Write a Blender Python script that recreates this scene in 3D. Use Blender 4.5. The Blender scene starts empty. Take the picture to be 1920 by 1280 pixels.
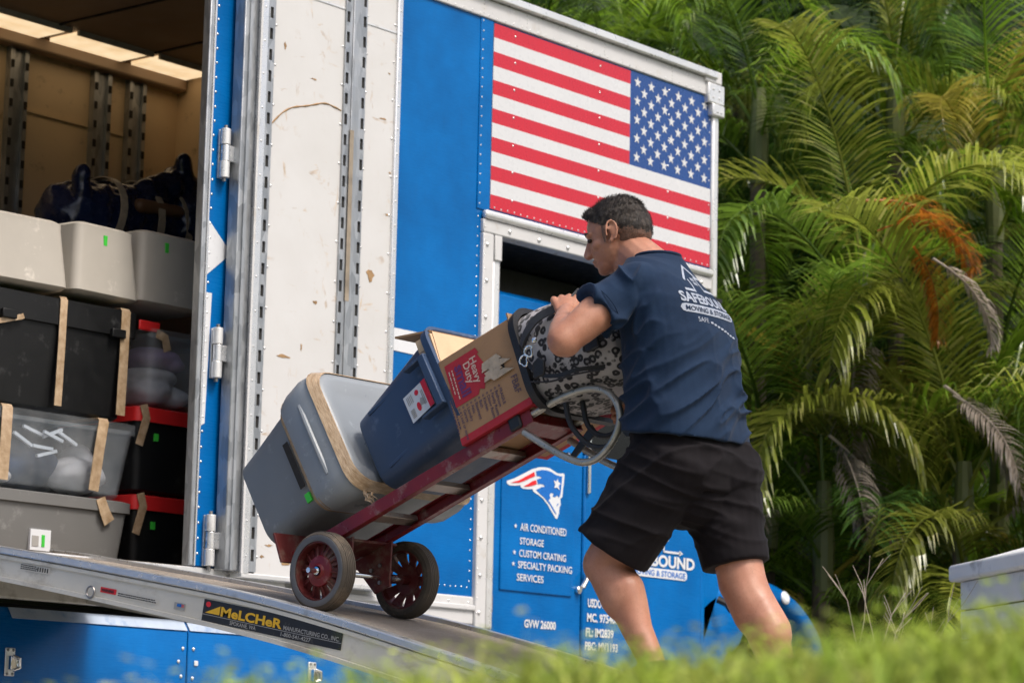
import bpy, bmesh, math, random
from mathutils import Vector, Matrix, noise, Euler
from mathutils.bvhtree import BVHTree
random.seed(7)
SC = bpy.context.scene
COL = SC.collection
R = math.radians
PI = math.pi

# ------------------------------------------------------------------ camera
CAM_D, CAM_H = 7.5, 0.45
cam_data = bpy.data.cameras.new('camera')
cam_data.lens = 94.7
cam_data.sensor_width = 36.0
cam_data.clip_start = 0.05
cam_data.clip_end = 2000.0
cam = bpy.data.objects.new('camera', cam_data)
COL.objects.link(cam)
rot = Matrix(((0.63710722, -0.13523502, -0.75881874),
              (-0.77046912, -0.08399659, -0.63191923),
              (0.02171943, 0.98724671, -0.15770924)))
# columns are the camera's right, up and back axes in the world
cam.matrix_world = Matrix.Translation((0, -CAM_D, CAM_H)) @ rot.to_4x4()
cam_data.dof.use_dof = True
cam_data.dof.focus_distance = 8.4
cam_data.dof.aperture_fstop = 6.2
SC.camera = cam

# ------------------------------------------------------------------ sky and sun
SUN_DIR = Vector((0.0, -0.62, 0.90)).normalized()      # towards the sun
world = bpy.data.worlds.new('World')
SC.world = world
world.use_nodes = True
wn = world.node_tree.nodes
wl = world.node_tree.links
wn.clear()
sky = wn.new('ShaderNodeTexSky')
sky.sky_type = 'NISHITA'
sky.sun_disc = False
sky.sun_elevation = math.asin(SUN_DIR.z)
sky.sun_rotation = math.atan2(SUN_DIR.x, SUN_DIR.y)
sky.air_density = 1.0
sky.dust_density = 6.0
sky.ozone_density = 0.6
bg = wn.new('ShaderNodeBackground')
bg.inputs['Strength'].default_value = 0.15
wo = wn.new('ShaderNodeOutputWorld')
wl.new(sky.outputs[0], bg.inputs['Color'])
wl.new(bg.outputs[0], wo.inputs['Surface'])
sun_data = bpy.data.lights.new('sun', 'SUN')
sun_data.energy = 1.8
sun_data.angle = R(14)
sun_data.color = (1.0, 0.975, 0.94)
sun = bpy.data.objects.new('sun', sun_data)
COL.objects.link(sun)
sun.rotation_euler = (-SUN_DIR).to_track_quat('-Z', 'Y').to_euler()
sun.location = (0, -6, 12)
SC.view_settings.view_transform = 'Standard'
SC.view_settings.look = 'None'
SC.view_settings.exposure = 0.30
SC.view_settings.gamma = 1.0
SC.cycles.max_bounces = 6
SC.cycles.transparent_max_bounces = 24
SC.cycles.diffuse_bounces = 3
SC.cycles.glossy_bounces = 3
SC.cycles.caustics_reflective = False
SC.cycles.caustics_refractive = False

# ------------------------------------------------------------------ materials
MATS = {}
def lin(c):
    return tuple(((x / 255) / 12.92 if x / 255 <= .04045 else ((x / 255 + .055) / 1.055) ** 2.4) for x in c)

class NT:
    def __init__(s, name):
        s.m = bpy.data.materials.new(name)
        s.m.use_nodes = True
        s.t = s.m.node_tree
        s.n = s.t.nodes
        s.l = s.t.links
        s.b = s.n['Principled BSDF']
        s.out = s.n['Material Output']
        s.tc = s.n.new('ShaderNodeTexCoord')
        MATS[name] = s.m
    def node(s, t, **k):
        n = s.n.new(t)
        for a, b in k.items():
            setattr(n, a, b)
        return n
    def link(s, a, b):
        s.l.new(a, b)
    def mapping(s, scale=(1, 1, 1), rot=(0, 0, 0), coord='Object'):
        m = s.node('ShaderNodeMapping')
        m.inputs['Scale'].default_value = scale
        m.inputs['Rotation'].default_value = rot
        s.link(s.tc.outputs[coord], m.inputs['Vector'])
        return m.outputs[0]
    def noise(s, scale, detail=4, rough=.55, vec=None, dist=0):
        n = s.node('ShaderNodeTexNoise')
        n.inputs['Scale'].default_value = scale
        n.inputs['Detail'].default_value = detail
        n.inputs['Roughness'].default_value = rough
        n.inputs['Distortion'].default_value = dist
        s.link(vec if vec else s.tc.outputs['Object'], n.inputs['Vector'])
        return n.outputs[0]
    def ramp(s, fac, stops, interp='LINEAR'):
        r = s.node('ShaderNodeValToRGB')
        r.color_ramp.interpolation = interp
        while len(r.color_ramp.elements) < len(stops):
            r.color_ramp.elements.new(0.5)
        for e, (p, c) in zip(r.color_ramp.elements, stops):
            e.position = p
            e.color = (c, c, c, 1) if isinstance(c, (int, float)) else (*c[:3], 1)
        s.link(fac, r.inputs[0])
        return r.outputs[0]
    def mix(s, fac, a, b, mode='MIX'):
        m = s.node('ShaderNodeMix', data_type='RGBA', blend_type=mode)
        for sock, val in ((m.inputs[0], fac), (m.inputs[6], a), (m.inputs[7], b)):
            if isinstance(val, bpy.types.NodeSocket):
                s.link(val, sock)
            elif isinstance(val, (int, float)):
                sock.default_value = val if sock.type == 'VALUE' else (val, val, val, 1)
            else:
                sock.default_value = (*val[:3], 1)
        return m.outputs[2]
    def math(s, op, a, b=0.0):
        m = s.node('ShaderNodeMath', operation=op)
        for i, val in enumerate((a, b)):
            if isinstance(val, bpy.types.NodeSocket):
                s.link(val, m.inputs[i])
            else:
                m.inputs[i].default_value = val
        return m.outputs[0]
    def set(s, key, val):
        i = s.b.inputs[key]
        if isinstance(val, bpy.types.NodeSocket):
            s.link(val, i)
        elif i.type == 'RGBA':
            i.default_value = (*val[:3], 1)
        else:
            i.default_value = val
    def bump(s, h, strength=.3, dist=.01):
        b = s.node('ShaderNodeBump')
        b.inputs['Strength'].default_value = strength
        b.inputs['Distance'].default_value = dist
        s.link(h, b.inputs['Height'])
        s.link(b.outputs[0], s.b.inputs['Normal'])
        return b

def mat(name, col, rough=.5, metal=0, var=.12, vscale=6, bump=0, bscale=80, coat=0, rvar=.12, spec=.5, sss=0, dirt=None, stretch=(1, 1, 1)):
    """principled paint / plastic / cloth with procedural tone, gloss and relief"""
    t = NT(name)
    v = t.mapping(stretch)
    n = t.noise(vscale, 5, .6, v)
    dark = tuple(c * (1 - var) for c in col)
    lite = tuple(min(1, c * (1 + var * .6)) for c in col)
    c = t.ramp(n, [(.3, dark), (.7, lite)])
    if dirt:
        dc, amt, ds = dirt
        n3 = t.noise(ds, 8, .7, v)
        f = t.ramp(n3, [(.62 - amt * .3, 0.0), (.74 - amt * .2, 1.0)])
        c = t.mix(t.math('MULTIPLY', f, .75), c, dc)
    t.set('Base Color', c)
    n2 = t.noise(vscale * 4, 4, .6, v)
    rr = t.ramp(n2, [(.3, max(.02, rough - rvar)), (.7, min(1, rough + rvar))])
    t.set('Roughness', rr)
    t.set('Metallic', metal)
    t.set('Specular IOR Level', spec)
    if coat:
        t.set('Coat Weight', coat)
        t.set('Coat Roughness', .08)
    if sss:
        t.set('Subsurface Weight', sss)
        t.set('Subsurface Radius', (.012, .005, .003))
        t.set('Subsurface Scale', 1.0)
    if bump:
        t.bump(t.noise(bscale, 5, .6, v), bump, .004)
    return t.m

# ------------------------------------------------------------------ mesh builder
W = {}      # world matrix of every object that may get children
def reg(o, M):
    W[o.name] = M
    return o

class MB:
    def __init__(s):
        s.v, s.f, s.m = [], [], []
        s.mi = 0
    def add(s, vs, fs):
        b = len(s.v)
        s.v += [tuple(v) for v in vs]
        s.f += [tuple(i + b for i in f) for f in fs]
        s.m += [s.mi] * len(fs)
        return s
    def box(s, x0, x1, y0, y1, z0, z1):
        return s.add([(x0, y0, z0), (x1, y0, z0), (x1, y1, z0), (x0, y1, z0), (x0, y0, z1), (x1, y0, z1), (x1, y1, z1), (x0, y1, z1)],
                     [(0, 3, 2, 1), (4, 5, 6, 7), (0, 1, 5, 4), (1, 2, 6, 5), (2, 3, 7, 6), (3, 0, 4, 7)])
    def hexa(s, p):      # eight corners, bottom ring then top ring
        return s.add(p, [(0, 3, 2, 1), (4, 5, 6, 7), (0, 1, 5, 4), (1, 2, 6, 5), (2, 3, 7, 6), (3, 0, 4, 7)])
    def prism(s, poly, o, u, v, n):
        """polygon (2D list) on plane o,u,v extruded along vector n"""
        o, u, v, n = Vector(o), Vector(u), Vector(v), Vector(n)
        k = len(poly)
        a = [o + u * p[0] + v * p[1] for p in poly]
        b = [q + n for q in a]
        return s.add(a + b, [tuple(range(k - 1, -1, -1)), tuple(range(k, 2 * k))] + [(i, (i + 1) % k, k + (i + 1) % k, k + i) for i in range(k)])
    def rings(s, rs, cap=True, close=False):
        k = len(rs[0])
        vs = [p for r in rs for p in r]
        fs = []
        m = len(rs)
        for i in range(m if close else m - 1):
            a, b = i * k, ((i + 1) % m) * k
            fs += [(a + j, a + (j + 1) % k, b + (j + 1) % k, b + j) for j in range(k)]
        if cap and not close:
            fs += [tuple(range(k - 1, -1, -1)), tuple(range((m - 1) * k, m * k))]
        return s.add(vs, fs)
    def tube(s, pts, r, n=10, cap=True, close=False, flat=1.0):
        pts = [Vector(p) for p in pts]
        rs = r if isinstance(r, (list, tuple)) else [r] * len(pts)
        out = []
        up = None
        m = len(pts)
        for i, p in enumerate(pts):
            if close:
                d = (pts[(i + 1) % m] - pts[i - 1])
            else:
                d = (pts[min(i + 1, m - 1)] - pts[max(i - 1, 0)])
            d.normalize()
            if up is None:
                up = Vector((0, 0, 1)) if abs(d.z) < .9 else Vector((1, 0, 0))
            a = d.cross(up)
            if a.length < 1e-5:
                a = d.orthogonal()
            a.normalize()
            b = a.cross(d).normalized()
            up = b
            out.append([p + a * math.cos(2 * PI * j / n) * rs[i] + b * math.sin(2 * PI * j / n) * rs[i] * flat for j in range(n)])
        return s.rings(out, cap, close)
    def lathe(s, prof, o=(0, 0, 0), axis=(0, 0, 1), n=24, close=False):
        o, ax = Vector(o), Vector(axis).normalized()
        a = ax.orthogonal().normalized()
        b = ax.cross(a)
        rs = [[o + ax * h + (a * math.cos(2 * PI * j / n) + b * math.sin(2 * PI * j / n)) * max(r, 1e-4) for j in range(n)] for r, h in prof]
        return s.rings(rs, cap=not close, close=close)
    def cyl(s, p0, p1, r, n=12):
        p0, p1 = Vector(p0), Vector(p1)
        return s.lathe([(r, 0), (r, (p1 - p0).length)], p0, p1 - p0, n)
    def dome(s, o, axis, r, h, n=7):
        return s.lathe([(r, 0), (r * .8, h * .6), (r * .3, h)], o, axis, n)
    def mesh(s, name, mats, smooth=35):
        me = bpy.data.meshes.new(name)
        me.from_pydata(s.v, [], s.f)
        for m in (mats if isinstance(mats, (list, tuple)) else [mats]):
            me.materials.append(MATS[m] if isinstance(m, str) else m)
        if any(s.m):
            me.polygons.foreach_set('material_index', s.m)
        bm = bmesh.new()
        bm.from_mesh(me)
        bmesh.ops.recalc_face_normals(bm, faces=bm.faces)
        bm.to_mesh(me)
        bm.free()
        if smooth:
            me.polygons.foreach_set('use_smooth', [True] * len(me.polygons))
            me.set_sharp_from_angle(angle=R(smooth))
        me.update()
        return me
    def build(s, name, mats, parent=None, M=None, bevel=0, seg=2, smooth=35):
        return place(s.mesh(name, mats, smooth), name, parent, M, bevel, seg)

def place(me, name, parent=None, M=None, bevel=0, seg=2):
    o = bpy.data.objects.new(name, me)
    COL.objects.link(o)
    if parent is not None and M is None:
        M = W.get(('frame', parent.name), Matrix())
    M = M or Matrix()
    if parent is not None:
        o.parent = parent
        o.matrix_parent_inverse = W[parent.name].inverted()
        if ('frame', parent.name) in W:
            W[('frame', o.name)] = W[('frame', parent.name)]
    o.matrix_basis = M
    W[o.name] = M
    if bevel:
        b = o.modifiers.new('bevel', 'BEVEL')
        b.width = bevel
        b.segments = seg
        b.limit_method = 'ANGLE'
        b.angle_limit = R(40)
        b.harden_normals = False
    return o

def tag(o, label, cat, group=None):
    o['label'] = label
    o['category'] = cat
    if group:
        o['group'] = group
    return o

def thing(name, label, cat, M=None, group=None, frame=None):
    """an Empty at the thing's base; parts are built in frame (default: world)"""
    o = bpy.data.objects.new(name, None)
    o.empty_display_size = .1
    COL.objects.link(o)
    M = M or Matrix()
    o.matrix_basis = M
    W[o.name] = M
    if frame is not None:
        W[('frame', o.name)] = frame
    return tag(o, label, cat, group)

def T(x, y, z):
    return Matrix.Translation((x, y, z))

def text_mesh(body, size, mats, bold=0.0, sx=1.0, shear=0, align='LEFT', spacing=1.0, ext=0.0):
    cu = bpy.data.curves.new('lettering', 'FONT')
    cu.body = body
    cu.size = size
    cu.offset = bold
    cu.shear = shear
    cu.align_x = align
    cu.space_character = spacing
    cu.resolution_u = 3
    cu.extrude = ext
    o = bpy.data.objects.new('lettering', cu)
    COL.objects.link(o)
    dg = bpy.context.evaluated_depsgraph_get()
    me = bpy.data.meshes.new_from_object(o.evaluated_get(dg))
    bpy.data.objects.remove(o)
    bpy.data.curves.remove(cu)
    me.transform(Matrix.Diagonal((sx, 1, 1, 1)))
    me.materials.clear()
    me.materials.append(MATS[mats])
    return me

def frame_m(o, u, v):
    """matrix whose x axis is u, y axis v, z axis u x v, at o"""
    u, v = Vector(u).normalized(), Vector(v).normalized()
    n = u.cross(v)
    return Matrix(((u.x, v.x, n.x, o[0]), (u.y, v.y, n.y, o[1]), (u.z, v.z, n.z, o[2]), (0, 0, 0, 1)))

def fit_text(body, x0, x1, z0, h, y, mats, parent, name='lettering', bold=.0, u=(1, 0, 0), v=(0, 0, 1)):
    """lettering on a plane facing -Y, squeezed to run from x0 to x1 with capital height h"""
    me = text_mesh(body, 1.0, mats, bold)
    xs = [p.co.x for p in me.vertices]
    ys = [p.co.y for p in me.vertices]
    w, hh, bx, by = max(xs) - min(xs), max(ys) - min(0, min(ys)), min(xs), 0
    cap = max(ys)
    me.transform(Matrix.Diagonal(((x1 - x0) / w, h / cap, 1, 1)) @ Matrix.Translation((-bx, 0, 0)))
    o = Vector((x0, y, z0))
    return place(me, name, parent, frame_m(o, u, v))

def star_poly(r, ratio=.4):
    return [((r if i % 2 == 0 else r * ratio) * math.sin(i * PI / 5), (r if i % 2 == 0 else r * ratio) * math.cos(i * PI / 5)) for i in range(10)]

def flat_poly(polys, mats, name='decal'):
    """flat shapes in the xy plane (lists of 2D points), tessellated"""
    from mathutils.geometry import tessellate_polygon
    vs, fs = [], []
    for poly in polys:
        b = len(vs)
        p3 = [Vector((p[0], p[1], 0)) for p in poly]
        vs += [tuple(p) for p in p3]
        fs += [tuple(b + i for i in t) for t in tessellate_polygon([p3])]
    me = bpy.data.meshes.new(name)
    me.from_pydata(vs, [], fs)
    me.materials.append(MATS[mats])
    bm = bmesh.new(); bm.from_mesh(me)
    for f in bm.faces:
        f.normal_update()
        if f.normal.z < 0:
            f.normal_flip()
    bm.to_mesh(me); bm.free()
    return me
# ------------------------------------------------------------------ soft shapes
def ridge(x): return 1 - abs(x)
def cap(p0, p1, r0, r1, n=16):
    """rounded tapering limb segment"""
    m = MB(); p0, p1 = Vector(p0), Vector(p1)
    d = p1 - p0; L_ = d.length
    prof = [(r0 * math.cos(R(a)), r0 * math.sin(R(a))) for a in (-88, -60, -30)] + [(r0, 0), (r1, L_)] + [(r1 * math.cos(R(a)), L_ + r1 * math.sin(R(a))) for a in (30, 60, 88)]
    m.lathe(prof, p0, d, n)
    return m
def frustum(p0, p1, r0, r1, n=24, flat=1.0, mid=None):
    m = MB(); p0, p1 = Vector(p0), Vector(p1)
    m.lathe([(r0, 0), ((r0 + r1) / 2 if mid is None else mid, (p1 - p0).length / 2), (r1, (p1 - p0).length)], p0, p1 - p0, n)
    return m
def ell(c, rx, ry, rz_, M=None, n=20):
    m = MB(); M = M or Matrix()
    rs = []
    for i in range(1, 12):
        a = PI * i / 12
        rs.append([tuple(M @ (Vector(c) + Vector((rx * math.sin(a) * math.cos(2 * PI * j / n), ry * math.sin(a) * math.sin(2 * PI * j / n), rz_ * math.cos(a))))) for j in range(n)])
    m.rings(rs)
    return m
def torso(secs, n=36, e=2.4):
    m = MB(); rs = []
    for sec in secs:
        x, y, z, a, b, tl = sec[:6]; ro = sec[6] if len(sec) > 6 else 0      # tl: how much the back hangs lower
        ring = []
        for i in range(n):
            t = 2 * PI * i / n
            c, s = math.cos(t), math.sin(t)
            px = a * math.copysign(abs(c) ** (2 / e), c); py = b * math.copysign(abs(s) ** (2 / e), s)
            ring.append((x + px, y + py, z + tl * py + ro * px))
        rs.append(ring)
    m.rings(rs)
    return m
def organic(name, prims, mats, parent, voxel=.005, smooth=4, disp=None, frame=None, matfn=None):
    vs, fs = [], []
    for p in prims:
        b = len(vs); vs += p.v; fs += [tuple(i + b for i in f) for f in p.f]
    me = bpy.data.meshes.new(name); me.from_pydata(vs, [], fs)
    bm = bmesh.new(); bm.from_mesh(me); bmesh.ops.recalc_face_normals(bm, faces=bm.faces); bm.to_mesh(me); bm.free()
    o = bpy.data.objects.new(name, me); COL.objects.link(o)
    r = o.modifiers.new('r', 'REMESH'); r.mode = 'VOXEL'; r.voxel_size = voxel
    s = o.modifiers.new('s', 'SMOOTH'); s.iterations = smooth; s.factor = .5
    dg = bpy.context.evaluated_depsgraph_get()
    out = bpy.data.meshes.new_from_object(o.evaluated_get(dg))
    bpy.data.objects.remove(o); bpy.data.meshes.remove(me)
    if disp:
        out.update()
        nrm = [v.normal.copy() for v in out.vertices]
        for v, nn in zip(out.vertices, nrm):
            v.co += nn * disp(v.co, nn)
    out.materials.clear()
    for m in (mats if isinstance(mats, (list, tuple)) else [mats]):
        out.materials.append(MATS[m])
    if matfn:
        for p in out.polygons:
            p.material_index = matfn(p.center)
    out.polygons.foreach_set('use_smooth', [True] * len(out.polygons))
    out.update()
    return place(out, name, parent)

# ------------------------------------------------------------------ material library
BLUE = (0.0025, 0.088, 0.36)
def m_truck_blue():
    t = NT('truck_blue')
    n = t.noise(3, 5, .6)
    c = t.ramp(n, [(.3, (0.0002, 0.095, 0.315)), (.7, (0.0005, 0.145, 0.46))])
    v = t.mapping((1.2, 1, 26), (0, .16, 0))
    sc = t.ramp(t.noise(5, 9, .72, v), [(.60, 0.0), (.74, .55)])
    pt = t.ramp(t.noise(34, 4, .6), [(.755, 0.0), (.765, 1.0)])
    c = t.mix(t.math('MULTIPLY', sc, .25), c, (.03, .25, .55))
    c = t.mix(t.math('MULTIPLY', pt, .55), c, (.55, .6, .66))
    gr = t.ramp(t.noise(4, 7, .7, t.mapping((22, 1, 1.1))), [(.55, 0.0), (.8, 1.0)])
    c = t.mix(t.math('MULTIPLY', gr, .35), c, (.02, .085, .24))
    t.set('Base Color', c)
    t.set('Roughness', t.ramp(t.noise(9, 6, .65, v), [(.3, .22), (.75, .36)]))
    t.set('Specular IOR Level', .17)
    t.bump(t.noise(2.2, 3, .5, t.mapping((1, 1, 2.5))), .12, .02)
m_truck_blue()
def m_white_panel():
    t = NT('white_panel')
    c = t.ramp(t.noise(2.5, 5, .6), [(.3, (.57, .565, .555)), (.7, (.625, .625, .625))])
    v1 = t.mapping((9, 1, 22), (0, .35, 0))
    s1 = t.ramp(t.noise(.9, 6, .60, v1, .6), [(.60, 0.0), (.69, 1.0)])
    v2 = t.mapping((26, 1, 9), (0, -.3, 0))
    s2 = t.ramp(t.noise(.8, 5, .6, v2, .5), [(.62, 0.0), (.70, 1.0)])
    gate = t.ramp(t.noise(3.3, 2, .5), [(.40, 0.0), (.62, 1.0)])
    f = t.math('MULTIPLY', t.math('MAXIMUM', s1, s2), gate)
    bc = t.ramp(t.noise(30, 3), [(.35, (.30, .19, .10)), (.65, (.58, .44, .29))])
    c = t.mix(t.math('MULTIPLY', f, .8), c, bc)
    t.set('Base Color', c)
    t.set('Roughness', .42)
    t.bump(t.noise(7, 4, .55), .06, .02)
m_white_panel()
def m_galv():
    t = NT('galvanised_steel')
    vo = t.node('ShaderNodeTexVoronoi'); vo.inputs['Scale'].default_value = 40
    t.link(t.mapping((1, 1, .35)), vo.inputs['Vector'])
    c = t.ramp(vo.outputs['Color'], [(.2, (.33, .35, .37)), (.8, (.50, .52, .54))])
    st = t.ramp(t.noise(6, 8, .7, t.mapping((30, 30, 1))), [(.5, 0.0), (.75, 1.0)])
    c = t.mix(t.math('MULTIPLY', st, .4), c, (.16, .15, .14))
    t.set('Base Color', c); t.set('Metallic', .75)
    t.set('Roughness', t.ramp(t.noise(20, 5), [(.3, .34), (.7, .55)]))
m_galv()
mat('aluminium', (.78, .78, .77), .34, .55, .07, 5, bump=.05, bscale=40, dirt=((.42, .40, .36), .16, 7))
mat('aluminium_bright', (.80, .80, .80), .3, .8, .06, 8, dirt=((.35, .33, .30), .1, 9))
mat('painted_white_metal', (.60, .60, .60), .36, 0, .06, 5, dirt=((.46, .42, .36), .14, 6))
mat('cream_metal', (.68, .645, .565), .5, 0, .12, 5, bump=.08, bscale=30, dirt=((.27, .23, .17), .40, 5), stretch=(1, .5, 1))
mat('black_paint', (.012, .012, .013), .45)
mat('dark_void', (.018, .016, .014), .8)
mat('flag_red', (.53, .008, .024), .3, 0, .05, 4, coat=.2)
mat('flag_white', (.62, .63, .645), .3, 0, .03, 4, coat=.2)
mat('flag_blue', (.008, .055, .23), .3, 0, .06, 4, coat=.2)
mat('decal_white', (.68, .70, .73), .35, 0, .04, 12)
mat('decal_red', (.70, .015, .02), .35, 0, .04)
mat('decal_yellow', (.80, .46, .015), .45, 0, .12, 30)
mat('decal_black', (.014, .013, .012), .4, 0, .2, 20, dirt=((.16, .14, .11), .12, 18))
mat('decal_blue', (.004, .14, .52), .3)
mat('decal_green', (.05, .55, .05), .5, 0, .08)
mat('decal_grey', (.38, .37, .35), .5)
mat('sky_sheen_blue', (.42, .50, .62), .5, 0, .15, 8, dirt=((.10, .22, .45), .25, 12), stretch=(1, 1, 1))  # pale blue with the sky's reflection put into the colour
mat('chrome', (.85, .85, .84), .14, 1, .03)
mat('steel_dark', (.30, .29, .28), .4, .9, .15)
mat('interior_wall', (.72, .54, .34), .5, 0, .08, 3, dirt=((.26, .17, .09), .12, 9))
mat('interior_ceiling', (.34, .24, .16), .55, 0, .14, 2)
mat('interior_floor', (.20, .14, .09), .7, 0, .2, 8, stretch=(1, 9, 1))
mat('rubber_black', (.02, .02, .02), .7, 0, .2)
mat('chip_tan', (.34, .21, .10), .8, 0, .35, 40, bump=.4, bscale=90)
mat('tape_line_tan', (.30, .25, .19), .6, 0, .4, 12)
def m_lamp():
    t = NT('strip_lamp')
    c = t.ramp(t.noise(9, 5, .6), [(.3, (.80, .55, .30)), (.7, (1, .78, .50))])
    t.set('Base Color', (.8, .7, .5)); t.link(c, t.b.inputs['Emission Color'])
    t.set('Emission Strength', .85)
m_lamp()
def m_glass():
    t = NT('window_glass')
    t.n.remove(t.b)
    g = t.node('ShaderNodeBsdfGlossy'); g.inputs['Roughness'].default_value = .02
    tr = t.node('ShaderNodeBsdfTransparent'); tr.inputs['Color'].default_value = (.62, .72, .68, 1)
    fr = t.node('ShaderNodeFresnel'); fr.inputs['IOR'].default_value = 1.5
    mx = t.node('ShaderNodeMixShader')
    t.link(fr.outputs[0], mx.inputs[0]); t.link(tr.outputs[0], mx.inputs[1]); t.link(g.outputs[0], mx.inputs[2])
    t.link(mx.outputs[0], t.out.inputs['Surface'])
m_glass()
# ================================================================== SETTING: ground
def build_ground():
    """one sheet to the horizon; a low grassy bank crosses in front of the viewer"""
    bx = sorted(set([-900, -300, -100, -40, -20] + [i * .5 - 12 for i in range(49)] + [16, 20, 30, 60, 120, 300, 900]))
    by = sorted(set([-900, -300, -100, -40, -20] + [-12 + i * .4 for i in range(31)] + [0.4, 2, 5, 10, 20, 40, 100, 300, 900]))
    mb = MB()
    vs = [(x, y, ground_z(x, y)) for y in by for x in bx]
    k = len(bx)
    fs = [(j * k + i, j * k + i + 1, (j + 1) * k + i + 1, (j + 1) * k + i) for j in range(len(by) - 1) for i in range(k - 1)]
    mb.add(vs, fs)
    o = mb.build('ground', 'ground_earth', smooth=60)
    o['kind'] = 'structure'
    o['label'] = 'lawn and earth around the truck'
def bank_axis(x, y):
    # distance ahead of the lens and sideways, measured on the ground
    dx, dy = x, y + CAM_D
    f = dx * .768 + dy * .640
    s = dx * .640 - dy * .768
    return f, s
def ground_z(x, y):
    f, s = bank_axis(x, y)
    if f < 0.5:
        return -.05
    top = .484 + .115 * max(-1.2, min(1.4, s)) 
    up = max(0, min(1, (f - .9) / 1.6)); up = up * up * (3 - 2 * up)
    dn = max(0, min(1, (f - 3.1) / 1.9)); dn = dn * dn * (3 - 2 * dn)
    side = max(0, 1 - max(0, abs(s) - 3) / 4)
    return -.05 + (top + .05) * up * (1 - dn) * side
def m_ground():
    t = NT('ground_earth')
    c = t.ramp(t.noise(1.3, 8, .65), [(.3, (.035, .05, .014)), (.7, (.075, .10, .028))])
    c = t.mix(t.ramp(t.noise(9, 5), [(.5, 0.0), (.7, .7)]), c, (.10, .08, .045))
    t.set('Base Color', c); t.set('Roughness', .95)
    t.bump(t.noise(30, 6, .7), .6, .03)
m_ground()
mat('driveway_concrete', (.30, .29, .27), .85, 0, .2, 3, bump=.25, bscale=60)
build_ground()
def build_driveway():
    mb = MB()
    mb.box(-2, 13.5, -5.2, 4.2, -.12, .012)
    o = mb.build('driveway', 'driveway_concrete')
    o['kind'] = 'structure'
build_driveway()

# ================================================================== THE TRUCK
TR = thing('moving_truck', 'blue moving truck with large flag, its side door swung open', 'truck', T(7.0, 1.1, 0))
RV = MB()           # rivet heads, all over the body
def rivrow(x0, z0, x1, z1, step, y, r=.0045, h=.003):
    n = max(1, int(math.hypot(x1 - x0, z1 - z0) / step))
    for i in range(n + 1):
        RV.dome((x0 + (x1 - x0) * i / n + random.uniform(-1, 1) * .0015, y + .0005, z0 + (z1 - z0) * i / n + random.uniform(-1, 1) * .002), (0, -1, 0), r, h, 6)
B = lambda name, m, x0, x1, y0, y1, z0, z1, bev=0, par=TR: MB().box(x0, x1, y0, y1, z0, z1).build(name, m, par, bevel=bev)

# body shell
B('body_panel', 'truck_blue', 3.0, 5.35, 0, .05, 1.2, 3.73)
B('body_panel', 'truck_blue', 7.25, 8.80, 0.0, .05, 1.185, 3.735)
B('body_panel', 'truck_blue', 8.80, 10.49, 0.001, .05, 2.86, 3.735)
B('end_wall', 'painted_white_metal', 2.96, 3.0, 0, 2.2, 1.2, 3.8)
B('bulkhead', 'interior_wall', 8.90, 8.95, .05, 2.1, 1.2, 3.80)
B('lining_wall', 'interior_wall', 3.0, 10.49, 2.1, 2.2, 1.2, 3.80)
B('roof', 'painted_white_metal', 2.96, 10.52, .03, 2.22, 3.815, 3.86)
B('nose_wall', 'painted_white_metal', 10.47, 10.52, .05, 2.2, 2.80, 3.81)
B('nose_floor', 'black_paint', 8.95, 10.47, .06, 2.15, 2.78, 2.81)
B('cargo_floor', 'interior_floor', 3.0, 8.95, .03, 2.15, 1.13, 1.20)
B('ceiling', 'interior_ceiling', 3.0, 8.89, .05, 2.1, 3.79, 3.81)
for i in range(9):
    B('ceiling_bow', 'black_paint', 4.25 + i * .6, 4.263 + i * .6, .06, 1.9, 3.782, 3.79)
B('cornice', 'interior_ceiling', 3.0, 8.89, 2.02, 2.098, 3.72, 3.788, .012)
for a, b in ((5.9, 6.48), (6.55, 7.22), (7.30, 7.92), (7.99, 8.43), (8.50, 8.86)):
    lp = B('strip_light', 'strip_lamp', a, b, 1.80, 2.005, 3.772, 3.7885)
    MB().box(a - .015, b + .015, 1.782, 1.798, 3.765, 3.7885).build('lamp_trim', 'painted_white_metal', lp)
def wall_post(x):
    p = MB()
    for dx in (-.055, .031):
        p.box(x + dx, x + dx + .024, 2.066, 2.10, 1.22, 3.72)
    p.box(x - .03, x + .03, 2.082, 2.099, 1.22, 3.72)
    o = p.build('wall_post', 'galvanised_steel', TR)
    s = MB()
    for i in range(26):
        for dx in (-.043, .043):
            s.box(x + dx - .008, x + dx + .008, 2.061, 2.0665, 1.3 + i * .093, 1.335 + i * .093)
    s.build('slot', 'dark_void', o)['kind'] = 'stuff'
for x in (7.20, 7.87, 8.385, 8.61):
    wall_post(x)
B('wall_batten', 'interior_wall', 7.94, 8.32, 2.092, 2.101, 3.44, 3.452)
B('wall_batten', 'interior_wall', 8.44, 8.55, 2.092, 2.101, 3.44, 3.452)
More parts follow.
